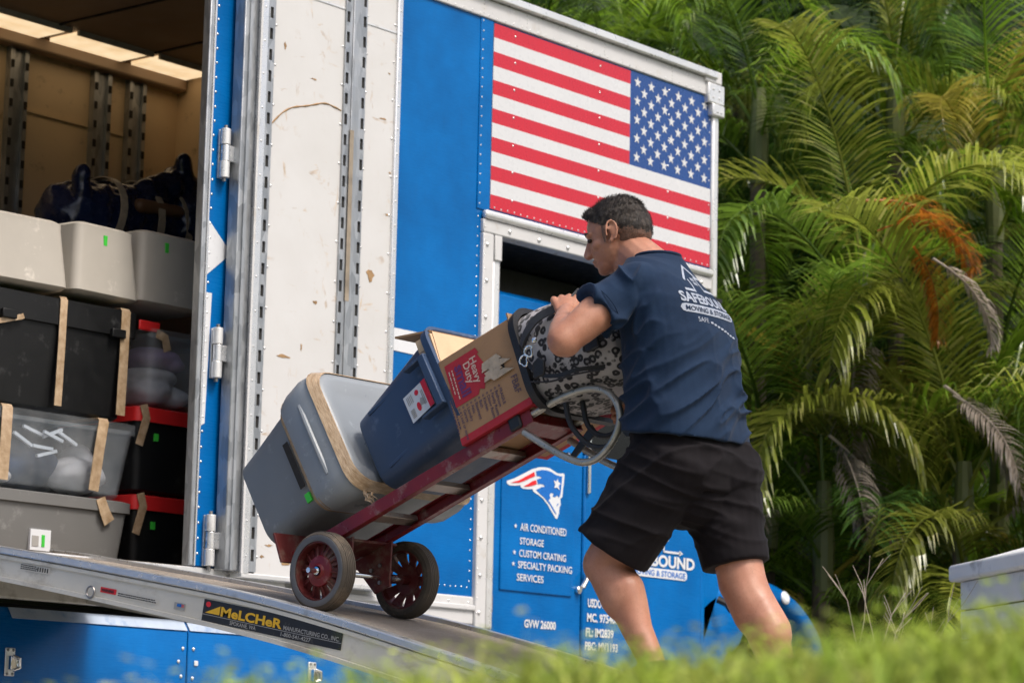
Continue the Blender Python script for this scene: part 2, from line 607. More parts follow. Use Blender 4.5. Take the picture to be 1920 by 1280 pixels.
# sill, jamb with hinges
B('sill_rail', 'cream_metal', 3.0, 7.62, -.012, .03, 1.02, 1.115, .006)
B('sill_plate', 'aluminium', 3.0, 7.62, -.02, .03, 1.12, 1.195, .006)
B('chassis_rail', 'black_paint', 3.0, 10.8, .20, 2.0, .60, 1.018)
JB = B('door_jamb', 'truck_blue', 7.125, 7.262, -.004, .03, 1.2, 3.73, .004)
B('jamb_edge', 'galvanised_steel', 7.100, 7.124, -.012, .028, 1.2, 3.73, .004)
B('jamb_lip', 'aluminium_bright', 7.1245, 7.131, -.016, 0, 1.2, 3.73)
rivrow(7.15, 1.25, 7.15, 3.7, .058, -.004, .006, .004)
for zc in (1.30, 2.025, 2.815):
    h = MB()
    h.cyl((7.187, -.032, zc - .098), (7.187, -.032, zc - .034), .021, 14)
    h.cyl((7.187, -.032, zc + .034), (7.187, -.032, zc + .098), .021, 14)
    h.box(7.19, 7.212, -.03, -.002, zc - .096, zc - .036)
    h.box(7.19, 7.212, -.03, -.002, zc + .036, zc + .096)
    h.box(7.174, 7.20, -.012, -.003, zc - .0975, zc + .0975)
    ho = h.build('hinge', 'aluminium', TR, bevel=.002)
    k = MB(); k.cyl((7.188, -.033, zc - .0335), (7.188, -.033, zc + .0335), .0185, 14); k.box(7.19, 7.243, -.045, -.012, zc - .032, zc + .032)
    k.build('knuckle', 'aluminium_bright', ho, bevel=.003)
    k = MB(); k.cyl((7.187, -.032, zc - .112), (7.187, -.032, zc + .112), .008, 8); k.build('hinge_pin', 'steel_dark', ho)
    k = MB()
    for dz in (-.085, -.05, .05, .085):
        k.dome((7.2125, -.02, zc + dz), (1, 0, 0), .005, .004)
    k.build('bolt', 'steel_dark', ho)
tri = flat_poly([[(0, 0), (.105, .085), (.105, .12), (.0, .215)]], 'decal_white')
place(tri, 'reflective_triangle', TR, frame_m((7.142, -.0056, 2.33), (1, 0, 0), (0, 0, 1)))
st2 = flat_poly([[(0, 0), (.018, .01), (.03, .52), (0, .52)]], 'decal_white')
place(st2, 'reflective_strip', TR, frame_m((7.142, -.0056, 1.74), (1, 0, 0), (0, 0, 1)))

# the open door, folded back against the side
DR = B('open_door', 'white_panel', 7.38, 8.105, -.080, -.03, 1.185, 3.74)
DR['label'] = 'white scuffed inner face of the door folded back'
def dpart(n, m, *a, bev=0): return B(n, m, *a, bev, DR)
dpart('edge_channel', 'galvanised_steel', 7.225, 7.300, -.078, -.02, 1.19, 3.74, bev=.004)
dpart('edge_channel', 'galvanised_steel', 7.248, 7.262, -.085, -.078, 1.19, 3.74)
dpart('edge_strip', 'aluminium_bright', 7.300, 7.341, -.094, -.02, 1.18, 3.74, bev=.003)
dpart('edge_strip', 'painted_white_metal', 7.292, 7.303, -.100, -.094, 1.18, 3.74)
dpart('edge_strip', 'aluminium_bright', 8.105, 8.135, -.092, -.002, 1.18, 3.74, bev=.004)
dpart('bottom_channel', 'aluminium', 7.30, 8.13, -.093, -.03, 1.165, 1.184, bev=.003)
def etrack(xc, w, cols):
    """slotted steel strip: real openings over a dark recess"""
    m = MB()
    edges = sorted([xc - w / 2] + [c + s * .0085 for c in cols for s in (-1, 1)] + [xc + w / 2])
    for i in range(0, len(edges), 2):
        m.box(edges[i], edges[i + 1], -.0885, -.0805, 1.19, 3.74)
    for c in cols:
        for i in range(31):
            z = 1.19 + i * .0865
            m.box(c - .0085, c + .0085, -.0883, -.0807, z, min(z + .041, 3.735))
    o = m.build('slotted_rail', 'galvanised_steel', DR)
    b = MB()
    for c in cols:
        b.box(c - .009, c + .009, -.0807, -.0801, 1.19, 3.735)
    b.build('slot_recess', 'dark_void', o)
    if w > .1:
        MB().box(xc - .022, xc + .022, -.093, -.0888, 1.19, 3.74).build('rail_ridge', 'galvanised_steel', o, bevel=.002)
etrack(7.362, .042, [7.362])
etrack(7.855, .128, [7.806, 7.904])
B('tape_streak', 'tape_line_tan', 7.828, 7.852, -.0942, -.0931, 2.32, 3.03, 0, DR)
B('panel_joint', 'aluminium', 7.383, 7.79, -.083, -.0801, 3.53, 3.538, 0, DR)
B('panel_joint', 'aluminium', 7.92, 8.104, -.083, -.0801, 3.50, 3.508, 0, DR)
for x in (7.395, 7.783, 7.928, 8.095):
    rivrow(x, 1.25, x, 3.7, .155, -.0805, .006, .004)
rivrow(7.322, 1.25, 7.322, 3.7, .13, -.0945, .005, .003)
rivrow(8.12, 1.25, 8.12, 3.7, .10, -.0925, .005, .003)
cr_ = MB()
pts = []
for i in range(26):
    u = i / 25
    pts.append((7.385 + .40 * u, -.0805, 2.965 + .15 * math.sin(min(1, u * 1.15) * 1.9) + .012 * math.sin(u * 9) - .01 * u))
cr_.tube(pts, [.0025 + .002 * math.sin(i * .9) ** 2 for i in range(26)], 5)
cr_.build('scratch', 'chip_tan', DR)
def chip(x, z, w, h, seed):
    rnd = random.Random(seed)
    poly = []
    for i in range(11):
        a = 2 * PI * i / 11
        poly.append((math.cos(a) * w * rnd.uniform(.25, 1), math.sin(a) * h * rnd.uniform(.25, 1)))
    MB().prism(poly, (x, -.0802, z), (1, 0, 0), (0, 0, 1), (0, -.0012, 0)).build('chipped_patch', 'chip_tan', DR)
for i, (x, z, w, h) in enumerate(((7.99, 2.455, .03, .035), (7.46, 1.30, .03, .006), (7.56, 1.235, .05, .008), (7.72, 1.25, .03, .01), (7.42, 3.52, .02, .008),
                                  (7.67, 2.29, .016, .01), (7.50, 2.05, .05, .010), (7.42, 1.255, .02, .008), (8.07, 3.32, .014, .005), (7.62, 3.2, .026, .005),
                                  (8.04, 3.12, .026, .006), (8.08, 2.72, .018, .006), (7.45, 3.3, .012, .02), (8.09, 2.9, .012, .006), (7.6, 2.1, .008, .02))):
    chip(x, z, w, h, i)

# blue side, trims and frame round the overhang
B('overlap_strip', 'truck_blue', 8.742, 8.826, -.005, 0.0005, 2.875, 3.735, .002)
rivrow(8.757, 2.9, 8.757, 3.72, .043, -.005, .005)
rivrow(8.16, 1.25, 8.16, 2.55, .043, 0, .0045)
rivrow(8.755, 1.25, 8.755, 2.84, .043, 0, .0045)
rivrow(8.2, 1.225, 8.74, 1.225, .035, 0, .0045)
place(flat_poly([[(0, 0), (.54, -.002), (.60, -.03), (.60, -.09), (.30, -.10), (0, -.095)]], 'decal_white'), 'white_band', TR, frame_m((8.16, -.003, 2.275), (1, 0, 0), (0, 0, 1)))
B('sill_trim', 'painted_white_metal', 7.62, 8.775, -.012, .03, 1.065, 1.186, .008)
B('sill_bead', 'painted_white_metal', 7.62, 8.775, -.024, -.012, 1.125, 1.150, .006)
rivrow(7.7, 1.16, 8.74, 1.16, .12, -.012, .006, .004)
B('corner_frame', 'painted_white_metal', 8.775, 8.845, -.02, .06, 1.05, 2.772, .005)
B('corner_frame', 'aluminium', 8.848, 8.905, -.012, .08, 1.05, 2.772, .012)
rivrow(8.80, 1.12, 8.80, 2.72, .155, -.02, .011, .008)
rivrow(8.785, 1.12, 8.785, 2.80, .06, -.02, .004)
LN = B('lintel', 'painted_white_metal', 8.775, 10.49, -.018, .06, 2.774, 2.835, .006)
MB().box(8.775, 10.49, -.034, .0, 2.836, 2.874).build('lintel_bead', 'aluminium', LN, bevel=.014, seg=3)
rivrow(8.95, 2.80, 10.4, 2.80, .20, -.018, .012, .009)
B('gusset', 'painted_white_metal', 8.852, 8.90, -.022, -.0125, 2.66, 2.772, .004)
B('roof_rail', 'painted_white_metal', 7.25, 10.46, -.012, .04, 3.736, 3.822, .005)
B('roof_lip', 'aluminium', 3.0, 10.50, -.038, .04, 3.824, 3.862, .006)
B('roof_rail', 'painted_white_metal', 3.0, 7.24, -.012, .04, 3.736, 3.822, .005)
rivrow(7.3, 3.75, 10.44, 3.75, .057, -.012, .0045)
rivrow(7.3, 3.806, 10.44, 3.806, .16, -.012, .0045)
for x in (8.75, 9.05, 9.62, 10.15):
    rivrow(x, 3.755, x, 3.81, .018, -.012, .0035)
B('corner_post', 'aluminium', 10.492, 10.545, -.014, .10, 2.74, 3.70, .012)
CC = B('corner_casting', 'aluminium', 10.43, 10.565, -.03, .12, 3.70, 3.80, .006)
MB().box(10.462, 10.562, -.034, .1, 3.64, 3.699).build('casting_leg', 'aluminium', CC, bevel=.006)
MB().box(10.41, 10.55, -.026, .1, 3.801, 3.868).build('casting_cap', 'painted_white_metal', CC, bevel=.008)
k = MB()
for dx, dz in ((10.47, 3.73), (10.47, 3.77), (10.52, 3.73), (10.52, 3.77), (10.5, 3.66), (10.53, 3.66)):
    k.dome((dx, -.0305 - (.004 if dz < 3.7 else 0), dz), (0, -1, 0), .007, .004)
k.build('casting_bolt', 'aluminium_bright', CC)
B('drip_foot', 'black_paint', 10.45, 10.56, -.03, .12, 2.72, 2.738)

# flag lettered on the nose panel
FX0, FX1, FZ0, FZ1 = 8.832, 10.488, 2.888, 3.728
FL = B('flag', 'flag_white', FX0, FX1, -.0022, .0005, FZ0, FZ1)
sh = (FZ1 - FZ0) / 13
UX = FX0 + (FX1 - FX0) * .605
for i in range(13):
    top = FZ1 - i * sh
    m = 'flag_red' if i % 2 == 0 else 'flag_white'
    x1 = FX1 if i >= 7 else UX
    me = flat_poly([[(0, 0), (x1 - FX0, 0), (x1 - FX0, sh), (0, sh)]], m)
    place(me, 'stripe', FL, frame_m((FX0, -.0034, top - sh), (1, 0, 0), (0, 0, 1)))
me = flat_poly([[(0, 0), (FX1 - UX, 0), (FX1 - UX, 7 * sh), (0, 7 * sh)]], 'flag_blue')
place(me, 'canton', FL, frame_m((UX, -.0034, FZ1 - 7 * sh), (1, 0, 0), (0, 0, 1)))
star_me = flat_poly([star_poly(.0285)], 'flag_white')
cw, ch = FX1 - UX, 7 * sh
for r in range(9):
    for c in range(6 - r % 2):
        x = UX + cw * ((c * 2 + 1 + r % 2) / 12)
        z = FZ1 - ch * (r + 1) / 10
        place(star_me, 'star', FL, frame_m((x, -.0046, z), (1, 0, 0), (0, 0, 1)))
for x in (8.98, 9.60, 10.14):
    rivrow(x, 2.95, x, 3.70, .118, -.0034, .006, .004)
rivrow(8.86, 2.897, 10.47, 2.897, .045, -.0034, .005, .003)
rivrow(10.475, 2.95, 10.475, 3.68, .06, -.0034, .005, .003)

# storage locker slung under the body
UB = MB()
UB.prism([(0, 0), (0, .345), (.03, .392), (.08, .395), (.08, 0)], (3.2, -.004, .60), (0, 1, 0), (0, 0, 1), (3.918, 0, 0))
LK = UB.build('storage_locker', 'truck_blue', TR, bevel=.004)
UB = MB()
UB.prism([(0, 0), (0, .345), (.03, .392), (.08, .395), (.08, 0)], (7.123, -.004, .60), (0, 1, 0), (0, 0, 1), (1.6, 0, 0))
LK2 = UB.build('storage_locker', 'truck_blue', TR, bevel=.004)
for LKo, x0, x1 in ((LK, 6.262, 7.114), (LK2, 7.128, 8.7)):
    MB().prism([(.0005, .352), (.027, .3905), (.024, .3915), (-.003, .353)], (x0, -.0045, .60), (0, 1, 0), (0, 0, 1), (x1 - x0, 0, 0)).build('sky_sheen_edge', 'sky_sheen_blue', LKo)  # strip paints the bright sky reflection onto the locker's upper bevel
def latch(x, z, par):
    k = MB()
    k.box(x - .022, x + .022, -.010, -.003, z - .05, z + .05)
    a = k.build('latch', 'aluminium', par, bevel=.003)
    k = MB()
    k.box(x - .014, x + .02, -.032, -.010, z - .028, z + .022)
    k.tube([(x - .01, -.034, z + .02), (x + .018, -.040, z + .012), (x + .022, -.036, z - .02), (x - .004, -.030, z - .03)], .007, 8)
    k.build('latch_lever', 'chrome', a, bevel=.004)
    k = MB()
    for dz in (-.042, .042):
        for dx in (-.012, .012):
            k.dome((x + dx, -.0102, z + dz), (0, -1, 0), .006, .004)
    k.build('latch_screw', 'steel_dark', a)
latch(6.258, .797, LK)
latch(7.80, .815, LK2)
for x, z in ((7.095, .885), (7.075, .835), (7.09, .78), (7.15, .885), (7.15, .775)):
    RV.dome((x, -.0045, z), (0, -1, 0), .008, .006)
B('locker_plug', 'decal_white', 7.155, 7.175, -.009, -.004, .822, .842, .004, LK2)

# cab
def cabpart(n, m, *a, bev=0, par=TR): return B(n, m, *a, bev, par)
CS = cabpart('cab_side', 'truck_blue', 8.96, 9.682, .12, .17, .66, 2.56, bev=.010)
MB().box(9.095, 9.605, .112, .1225, 1.24, 1.85).build('pressed_panel', 'truck_blue', CS, bevel=.0095, seg=3)
cabpart('cab_panel', 'truck_blue', 8.96, 9.0, .17, 2.0, .93, 2.56)
cabpart('cab_roof', 'truck_blue', 8.98, 10.62, .14, 2.0, 2.50, 2.585, bev=.04)
cabpart('cab_side', 'truck_blue', 9.0, 9.70, 1.95, 2.0, .93, 2.5)
cabpart('cab_side', 'truck_blue', 9.70, 10.6, 1.95, 2.0, .93, 1.85)
cabpart('cab_floor', 'black_paint', 9.0, 10.6, .17, 1.95, .93, .97)
CD = cabpart('cab_door', 'truck_blue', 9.692, 10.616, .118, .165, .66, 1.90, bev=.010)
dd = MB()
dd.box(9.692, 9.735, .12, .16, 1.902, 2.49)
dd.box(10.55, 10.616, .12, .16, 1.902, 2.49)
dd.box(9.737, 10.548, .12, .16, 2.42, 2.49)
dd.build('window_frame', 'truck_blue', CD, bevel=.006)
MB().box(9.737, 10.548, .138, .143, 1.902, 2.418).build('window_pane', 'window_glass', CD)
MB().box(9.70, 9.722, .102, .119, 1.72, 2.46).build('chrome_trim', 'chrome', CD, bevel=.004)
hd = MB()
hd.tube([(9.70, .098, 1.362), (9.672, .082, 1.32), (9.652, .088, 1.285)], [.010, .011, .013], 10)
hd.lathe([(.018, 0), (.018, .014), (.01, .02)], (9.652, .118, 1.275), (0, -1, 0), 14)
hd.build('door_handle', 'chrome', CD)
cabpart('cab_nose', 'truck_blue', 10.618, 10.66, .125, 2.0, .66, 1.78, bev=.01)
cabpart('windscreen', 'window_glass', 10.60, 10.61, .17, 1.95, 1.80, 2.50)
cabpart('gap_block', 'black_paint', 8.97, 10.2, .45, 1.95, 2.586, 2.778, bev=.01)  # added dark block: stands for the shaded void above the cab, hides sky
# bonnet, fender, wheel
def hood_ring(x, y0, y1, z0, z1, n=28, e=3.4):
    c, w, h, zc = (y0 + y1) / 2, (y1 - y0) / 2, (z1 - z0) / 2, (z0 + z1) / 2
    out = []
    for i in range(n):
        a = 2 * PI * i / n
        ca, sa = math.cos(a), math.sin(a)
        out.append((x, c + w * math.copysign(abs(ca) ** (2 / e), ca), zc + h * math.copysign(abs(sa) ** (2 / e), sa)))
    return out
HB = MB()
HB.rings([hood_ring(10.662, .16, 2.0, .8, 1.74), hood_ring(10.9, .30, 1.88, .8, 1.68), hood_ring(11.2, .42, 1.78, .8, 1.58), hood_ring(11.42, .48, 1.72, .82, 1.46), hood_ring(11.52, .55, 1.65, .9, 1.34)])
HB.build('bonnet', 'truck_blue', TR, smooth=50)
FB = MB()
rs = []
for i in range(33):
    a = R(-6 + 192 * i / 32)
    ring = []
    prof = [(1.0, .02), (1.0, .30), (.94, .36), (.66, .36), (.66, .10), (.655, .03), (.70, -.02), (.95, -.02)]
    for rr, yy in prof:
        flare = .10 * (1 - math.sin(max(0, a))) if a > PI / 2 else 0
        if rr < .72:
            q_ = max(0, min(1, (math.degrees(a) - 75) / 40)); rr = rr + .14 - q_ * .45
        ring.append((11.07 + .66 * rr * math.cos(a), .10 + yy * 1.0 + .055 * max(0, min(1, (math.degrees(a) - 80) / 40)), .90 + .52 * rr * math.sin(a)))
    rs.append(ring)
FB.rings(rs)
FD = FB.build('fender', 'truck_blue', TR, bevel=.02, seg=3, smooth=60)
MB().lathe([(.034, 0), (.034, .008), (.024, .016)], (11.28, .082, 1.34), (0, -1, .25), 18).build('marker_lamp', 'decal_white', FD)
MB().lathe([(.03, 0), (.03, .012), (.02, .02)], (11.655, .16, 1.11), (.9, -.35, .5), 18).build('marker_lamp', 'decal_white', FD)
mir = MB(); mir.tube([(10.73, .10, 1.30), (10.75, .06, 1.28), (10.79, .06, 1.25)], .018, 8); mir.build('bonnet_latch', 'black_paint', FD)
MB().box(10.66, 11.6, .47, .49, .5, 1.4).build('wheel_well', 'black_paint', TR)
MB().prism([(10.664, .62), (10.664, 1.50), (10.80, 1.42), (10.62, 1.05), (10.60, .62)], (0, .135, 0), (1, 0, 0), (0, 0, 1), (0, .3, 0)).build('cowl', 'truck_blue', TR, bevel=.02)
WT = MB()
WT.lathe([(.28, -.12), (.44, -.125), (.50, -.09), (.505, 0), (.50, .09), (.44, .125), (.28, .12)], (11.05, .36, .51), (0, 1, 0), 40)
wo_ = WT.build('wheel', 'rubber_black', TR)
MB().lathe([(.02, -.05), (.10, -.06), (.13, -.02), (.25, .02), (.28, -.11)], (11.05, .36, .51), (0, 1, 0), 28).build('rim', 'painted_white_metal', wo_)
for xx in (4.0,):
    WT = MB(); WT.lathe([(.28, -.12), (.44, -.125), (.50, -.09), (.505, 0), (.50, .09), (.44, .125), (.28, .12)], (xx, .25, .51), (0, 1, 0), 32)
    WT.build('wheel', 'rubber_black', TR)

# lettering on the cab
def L(s, x0, x1, z0, h, bold=.012, y=.1085, m='decal_white'):
    return fit_text(s, x0, x1, z0, h, y, m, TR, 'lettering', bold)
L('AIR CONDITIONED', 9.223, 9.552, 1.512, .033)
L('STORAGE', 9.222, 9.391, 1.451, .030)
L('CUSTOM CRATING', 9.219, 9.553, 1.396, .031)
L('SPECIALTY PACKING', 9.212, 9.598, 1.345, .031)
L('SERVICES', 9.206, 9.394, 1.289, .031)
L('GVW 26000', 9.274, 9.498, 1.087, .036, .03, .1165)
L('USDOT', 9.727, 9.852, 1.204, .038, .03, .1145)
L('MC. 975400', 9.723, 9.958, 1.138, .038, .03, .1145)
L('FL: IM2839', 9.716, 9.923, 1.071, .038, .03, .1145)
L('PBC: MV1193', 9.711, 9.956, 1.008, .038, .03, .1145)
small_star = flat_poly([star_poly(.0125)], 'decal_white')
for x, z in ((9.19, 1.529), (9.185, 1.412), (9.18, 1.361)):
    place(small_star, 'lettering_star', TR, frame_m((x, .1085, z), (1, 0, 0), (0, 0, 1)))
L('SAFEBOUND', 10.005, 10.555, 1.428, .055, .035, .1145)
pl = [(0, .02), (.006, .006), (.02, 0), (.43, 0), (.444, .006), (.45, .02), (.45, .025), (.444, .039), (.43, .045), (.02, .045), (.006, .039), (0, .025)]
place(flat_poly([pl], 'decal_white'), 'sign_plate', TR, frame_m((10.045, .1145, 1.372), (1, 0, 0), (0, 0, 1)))
L('MOVING & STORAGE', 10.06, 10.48, 1.381, .027, .02, .1135, 'decal_blue')
hs = []
def bar(x0, z0, x1, z1, w=.010):
    d = Vector((x1 - x0, z1 - z0)).normalized() * w / 2
    n = Vector((-d.y, d.x))
    hs.append([(x0 - d.x - n.x, z0 - d.y - n.y), (x1 + d.x - n.x, z1 + d.y - n.y), (x1 + d.x + n.x, z1 + d.y + n.y), (x0 - d.x + n.x, z0 - d.y + n.y)])
bar(.0, .0, .06, .0); bar(.06, .0, .06, .045); bar(.03, .045, .115, .115); bar(.115, .115, .165, .068); bar(.14, .068, .17, .068)
bar(.14, .068, .14, .012); bar(.14, .012, .27, .012)
hs.append([(.265, .0), (.295, .012), (.265, .026)])
for a in (0, 1):
    for b in (0, 1):
        hs.append([(.092 + a * .016, .03 + b * .018), (.104 + a * .016, .03 + b * .018), (.104 + a * .016, .044 + b * .018), (.092 + a * .016, .044 + b * .018)])
place(flat_poly(hs, 'decal_white'), 'house_emblem', TR, frame_m((10.165, .1146, 1.488), (1, 0, 0), (0, 0, 1)))
EM = {
'decal_white': [[(-0.0146, 0.1438), (0.0371, 0.16), (0.1064, 0.1892), (0.1587, 0.2123), (0.2047, 0.2248), (0.2403, 0.2296), (0.2835, 0.2294), (0.3127, 0.2209), (0.342, 0.2113), (0.3711, 0.213), (0.3838, 0.2161), (0.3931, 0.2106), (0.3904, 0.1784), (0.3841, 0.1435), (0.3798, 0.1067), (0.3654, 0.0985), (0.3698, 0.0739), (0.3612, 0.0595), (0.3584, 0.032), (0.3482, 0.0084), (0.3374, 0.0041), (0.3301, 0.0091), (0.304, 0.034), (0.2743, 0.0631), (0.2412, 0.0872), (0.205, 0.1019), (0.1762, 0.1105), (0.1653, 0.1184), (0.1669, 0.1242), (0.1299, 0.1196), (0.0981, 0.1189), (0.0821, 0.1241), (0.0801, 0.1328), (0.0383, 0.1266), (-0.0, 0.1252), (-0.0159, 0.1326)]],
'decal_blue': [[(0.1856, 0.206), (0.23, 0.2161), (0.2659, 0.2174), (0.2985, 0.2127), (0.3314, 0.2023), (0.3569, 0.2002), (0.3751, 0.202), (0.3724, 0.1698), (0.368, 0.1329), (0.3632, 0.112), (0.3526, 0.1019), (0.3414, 0.1122), (0.3272, 0.1018), (0.3091, 0.1024), (0.3159, 0.1167), (0.2978, 0.1184), (0.2855, 0.1071), (0.295, 0.0921), (0.2843, 0.0888), (0.2809, 0.0817), (0.3106, 0.055), (0.333, 0.032), (0.3387, 0.0235), (0.3221, 0.0333), (0.2886, 0.0643), (0.2519, 0.0904), (0.2155, 0.1074), (0.1883, 0.1217), (0.2007, 0.1263), (0.2253, 0.1376), (0.2538, 0.1426), (0.2392, 0.1502), (0.2177, 0.1516), (0.2018, 0.1478), (0.194, 0.1685), (0.2098, 0.1745), (0.2294, 0.1787), (0.2167, 0.1842), (0.1917, 0.184)],
               [(0.3479, 0.0765), (0.3534, 0.0747), (0.3482, 0.0685), (0.3358, 0.0595), (0.3392, 0.0655)]],
'decal_red': [[(0.0065, 0.1369), (0.0654, 0.1527), (0.1174, 0.1768), (0.1733, 0.2014), (0.1793, 0.1828), (0.1424, 0.1702), (0.1075, 0.1556), (0.0657, 0.1426)],
              [(0.0978, 0.1289), (0.1291, 0.142), (0.1605, 0.1585), (0.1869, 0.1655), (0.1928, 0.1481), (0.1611, 0.1383), (0.1295, 0.1319)]]}
emb = None
for i, (m, polys) in enumerate(EM.items()):
    o = place(flat_poly(polys, m), 'emblem' if i == 0 else 'emblem_colour', TR if i == 0 else emb, frame_m((9.14, .1105 - .0012 * i, 1.58), (1, 0, 0), (0, 0, 1)))
    emb = emb or o
place(flat_poly([[(0.3391, 0.1871), (0.345, 0.1728), (0.3634, 0.1655), (0.3473, 0.156), (0.3552, 0.1363), (0.3368, 0.1459), (0.3151, 0.1427), (0.3237, 0.1583), (0.3104, 0.1775), (0.3305, 0.1726)]], 'decal_white'), 'emblem_star', emb, frame_m((9.14, .1069, 1.58), (1, 0, 0), (0, 0, 1)))
rv = RV.build('rivets', 'aluminium_bright', TR)
rv['kind'] = 'stuff'
# ================================================================== RAMP
PROF = [(.20, 1.235), (-.339, 1.155), (-.828, 1.084), (-1.137, 1.035), (-1.693, .947), (-2.077, .863), (-2.314, .802), (-2.75, .69), (-3.2, .56), (-3.7, .40), (-4.2, .235), (-4.85, .02)]
def interp(tab, y):
    t = sorted(tab)
    if y <= t[0][0]: return t[0][1]
    for (a, b), (c, d) in zip(t, t[1:]):
        if y <= c: return b + (d - b) * (y - a) / (c - a)
    return t[-1][1]
def rz(y):      # rail-top height, smoothed
    return sum(interp(PROF, y + k * .06) for k in range(-3, 4)) / 7
RX0, RX1 = 5.76, 6.62
def deck_z(y): return rz(y) - .014
def near_z(y): return rz(y) + .022
mat('ramp_rail', (.62, .63, .64), .34, .8, .08, 8, dirt=((.30, .28, .25), .2, 8))
def m_deck():
    t = NT('ramp_grit')
    c = t.ramp(t.noise(3, 6, .65), [(.3, (.26, .22, .18)), (.7, (.40, .345, .29))])
    g = t.ramp(t.noise(420, 2, .5), [(.35, .55), (.65, 1.25)])
    c = t.mix(1.0, c, g, 'MULTIPLY')
    t.set('Base Color', c); t.set('Roughness', .9)
    t.bump(t.noise(420, 2, .6), .8, .004)
m_deck()
RMP = thing('loading_ramp', 'long cream and silver ramp sloping from the truck doorway to the ground', 'ramp', T(6.19, -4.8, 0))
ys = [.20 - i * (5.05 / 60) for i in range(61)]
def strip(name, m, x0, x1, ztop, zbot, yl=ys, par=RMP, bevel=0):
    mb = MB()
    mb.rings([[(x0, y, zbot(y)), (x1, y, zbot(y)), (x1, y, ztop(y)), (x0, y, ztop(y))] for y in yl])
    return mb.build(name, m, par, bevel=bevel, smooth=30)
strip('deck', 'ramp_grit', RX0 + .034, RX1 - .03, deck_z, lambda y: deck_z(y) - .035)
strip('kerb_rail', 'ramp_rail', RX1 - .029, RX1 + .008, rz, lambda y: rz(y) - .10, bevel=.003)
strip('kerb_rail', 'ramp_rail', RX0 - .016, RX0 + .033, near_z, lambda y: near_z(y) - .024, bevel=.004)
def depth(y): return .105 + .02 * min(1, max(0, (-y - .3) / 1.4)) - .06 * max(0, (-y - 3.2) / 1.6)
NB = strip('side_beam', 'cream_metal', RX0 - .006, RX0 + .02, lambda y: near_z(y) - .026, lambda y: near_z(y) - depth(y))
strip('beam_flange', 'cream_metal', RX0 - .020, RX0 - .0065, lambda y: near_z(y) - depth(y) + .010, lambda y: near_z(y) - depth(y) - .004)
strip('beam_groove', 'cream_metal', RX0 - .012, RX0 - .0065, lambda y: near_z(y) - .028, lambda y: near_z(y) - .040)
strip('side_beam', 'cream_metal', RX1 - .02, RX1 + .004, lambda y: rz(y) - .102, lambda y: rz(y) - .18)
for i in range(12):
    y = -.2 - i * .38
    strip('cross_member', 'steel_dark', RX0 + .022, RX1 - .022, lambda y_: deck_z(y_) - .037, lambda y_: deck_z(y_) - .075, [y, y - .04])
ring = MB(); ring.tube([(RX0 - .022, -1.005 + .018 * math.cos(a * PI / 8), .985 + .018 * math.sin(a * PI / 8)) for a in range(16)], .0035, 6, close=True)
ring.build('pull_ring', 'steel_dark', RMP)
# stickers on the side beam: plane facing -X, reading towards -Y
def beam_frame(y, dz, x=RX0 - .0072):
    s = (near_z(y + .25) - near_z(y - .25)) / .5
    return frame_m((x, y, near_z(y) - dz), (0, -1, -s), (0, -s, 1))
def on_beam(me, name, y, dz, lift=0, par=RMP):
    F = beam_frame(y, dz, RX0 - .0072 - lift)
    return place(me, name, par, F)
def rect(w, h, x=0, y=0): return [(x, y), (x + w, y), (x + w, y + h), (x, y + h)]
plate = on_beam(flat_poly([rect(.595, .066)], 'decal_black'), 'maker_plate', -1.50, .112, .001)
FP = beam_frame(-1.50, .112, RX0 - .0072 - .0022)
def plate_text(s, x0, x1, y0, h, m, bold=.01):
    me = text_mesh(s, 1.0, m, bold)
    xs = [v.co.x for v in me.vertices]; cap = max(v.co.y for v in me.vertices)
    me.transform(Matrix.Diagonal(((x1 - x0) / (max(xs) - min(xs)), h / cap, 1, 1)) @ Matrix.Translation((-min(xs), 0, 0)))
    return place(me, 'lettering', plate, FP @ Matrix.Translation((x0, y0, 0)))
place(flat_poly([[(.012, .026), (.075, .026), (.075, .053)]], 'decal_yellow'), 'plate_wedge', plate, FP)
place(flat_poly([[(.022 + .011 * math.cos(i * .45), .052 + .0085 * math.sin(i * .45)) for i in range(14)]], 'decal_red'), 'plate_dot', plate, FP)
place(flat_poly([rect(.595, .0016, 0, .0195)], 'decal_grey'), 'plate_rule', plate, FP)
plate_text('MeLCHeR', .08, .345, .0255, .028, 'decal_yellow', .035)
plate_text('MANUFACTURING CO., INC.', .352, .585, .0245, .0125, 'decal_grey', .015)
plate_text('SPOKANE, WA', .125, .238, .005, .0115, 'decal_grey', .015)
plate_text('1-800-541-4227', .345, .47, .005, .0115, 'decal_grey', .015)
w = on_beam(flat_poly([rect(.075, .017)], 'decal_red'), 'warning_label', -1.035, .088, .001)
tw = text_mesh('WARNING', .012, 'decal_black', .0006); place(tw, 'lettering', w, beam_frame(-1.035, .088, RX0 - .0092) @ Matrix.Translation((.006, .004, 0)))
w2 = on_beam(flat_poly([rect(.19, .017)], 'cream_metal'), 'notice_label', -1.113, .093, .0012)
rl = random.Random(2)
for k in range(2):      # two lines of print too small to read
    x = .006; marks = []
    while x < .178:
        w_ = rl.uniform(.003, .011); marks.append(rect(w_, .0035, x, .0105 - k * .0065)); x += w_ + .002
    place(flat_poly(marks, 'decal_black'), 'small_print', w2, beam_frame(-1.113, .093, RX0 - .0095))['kind'] = 'stuff'
fl = on_beam(flat_poly([rect(.05, .022)], 'decal_grey'), 'small_flag_label', -1.375, .095, .001)
place(flat_poly([rect(.02, .009, .014, .010)], 'decal_blue'), 'label_canton', fl, beam_frame(-1.375, .095, RX0 - .0094))
place(flat_poly([rect(.012, .0016, .034, .010 + k * .0032) for k in range(3)], 'decal_red'), 'label_stripes', fl, beam_frame(-1.375, .095, RX0 - .0094))
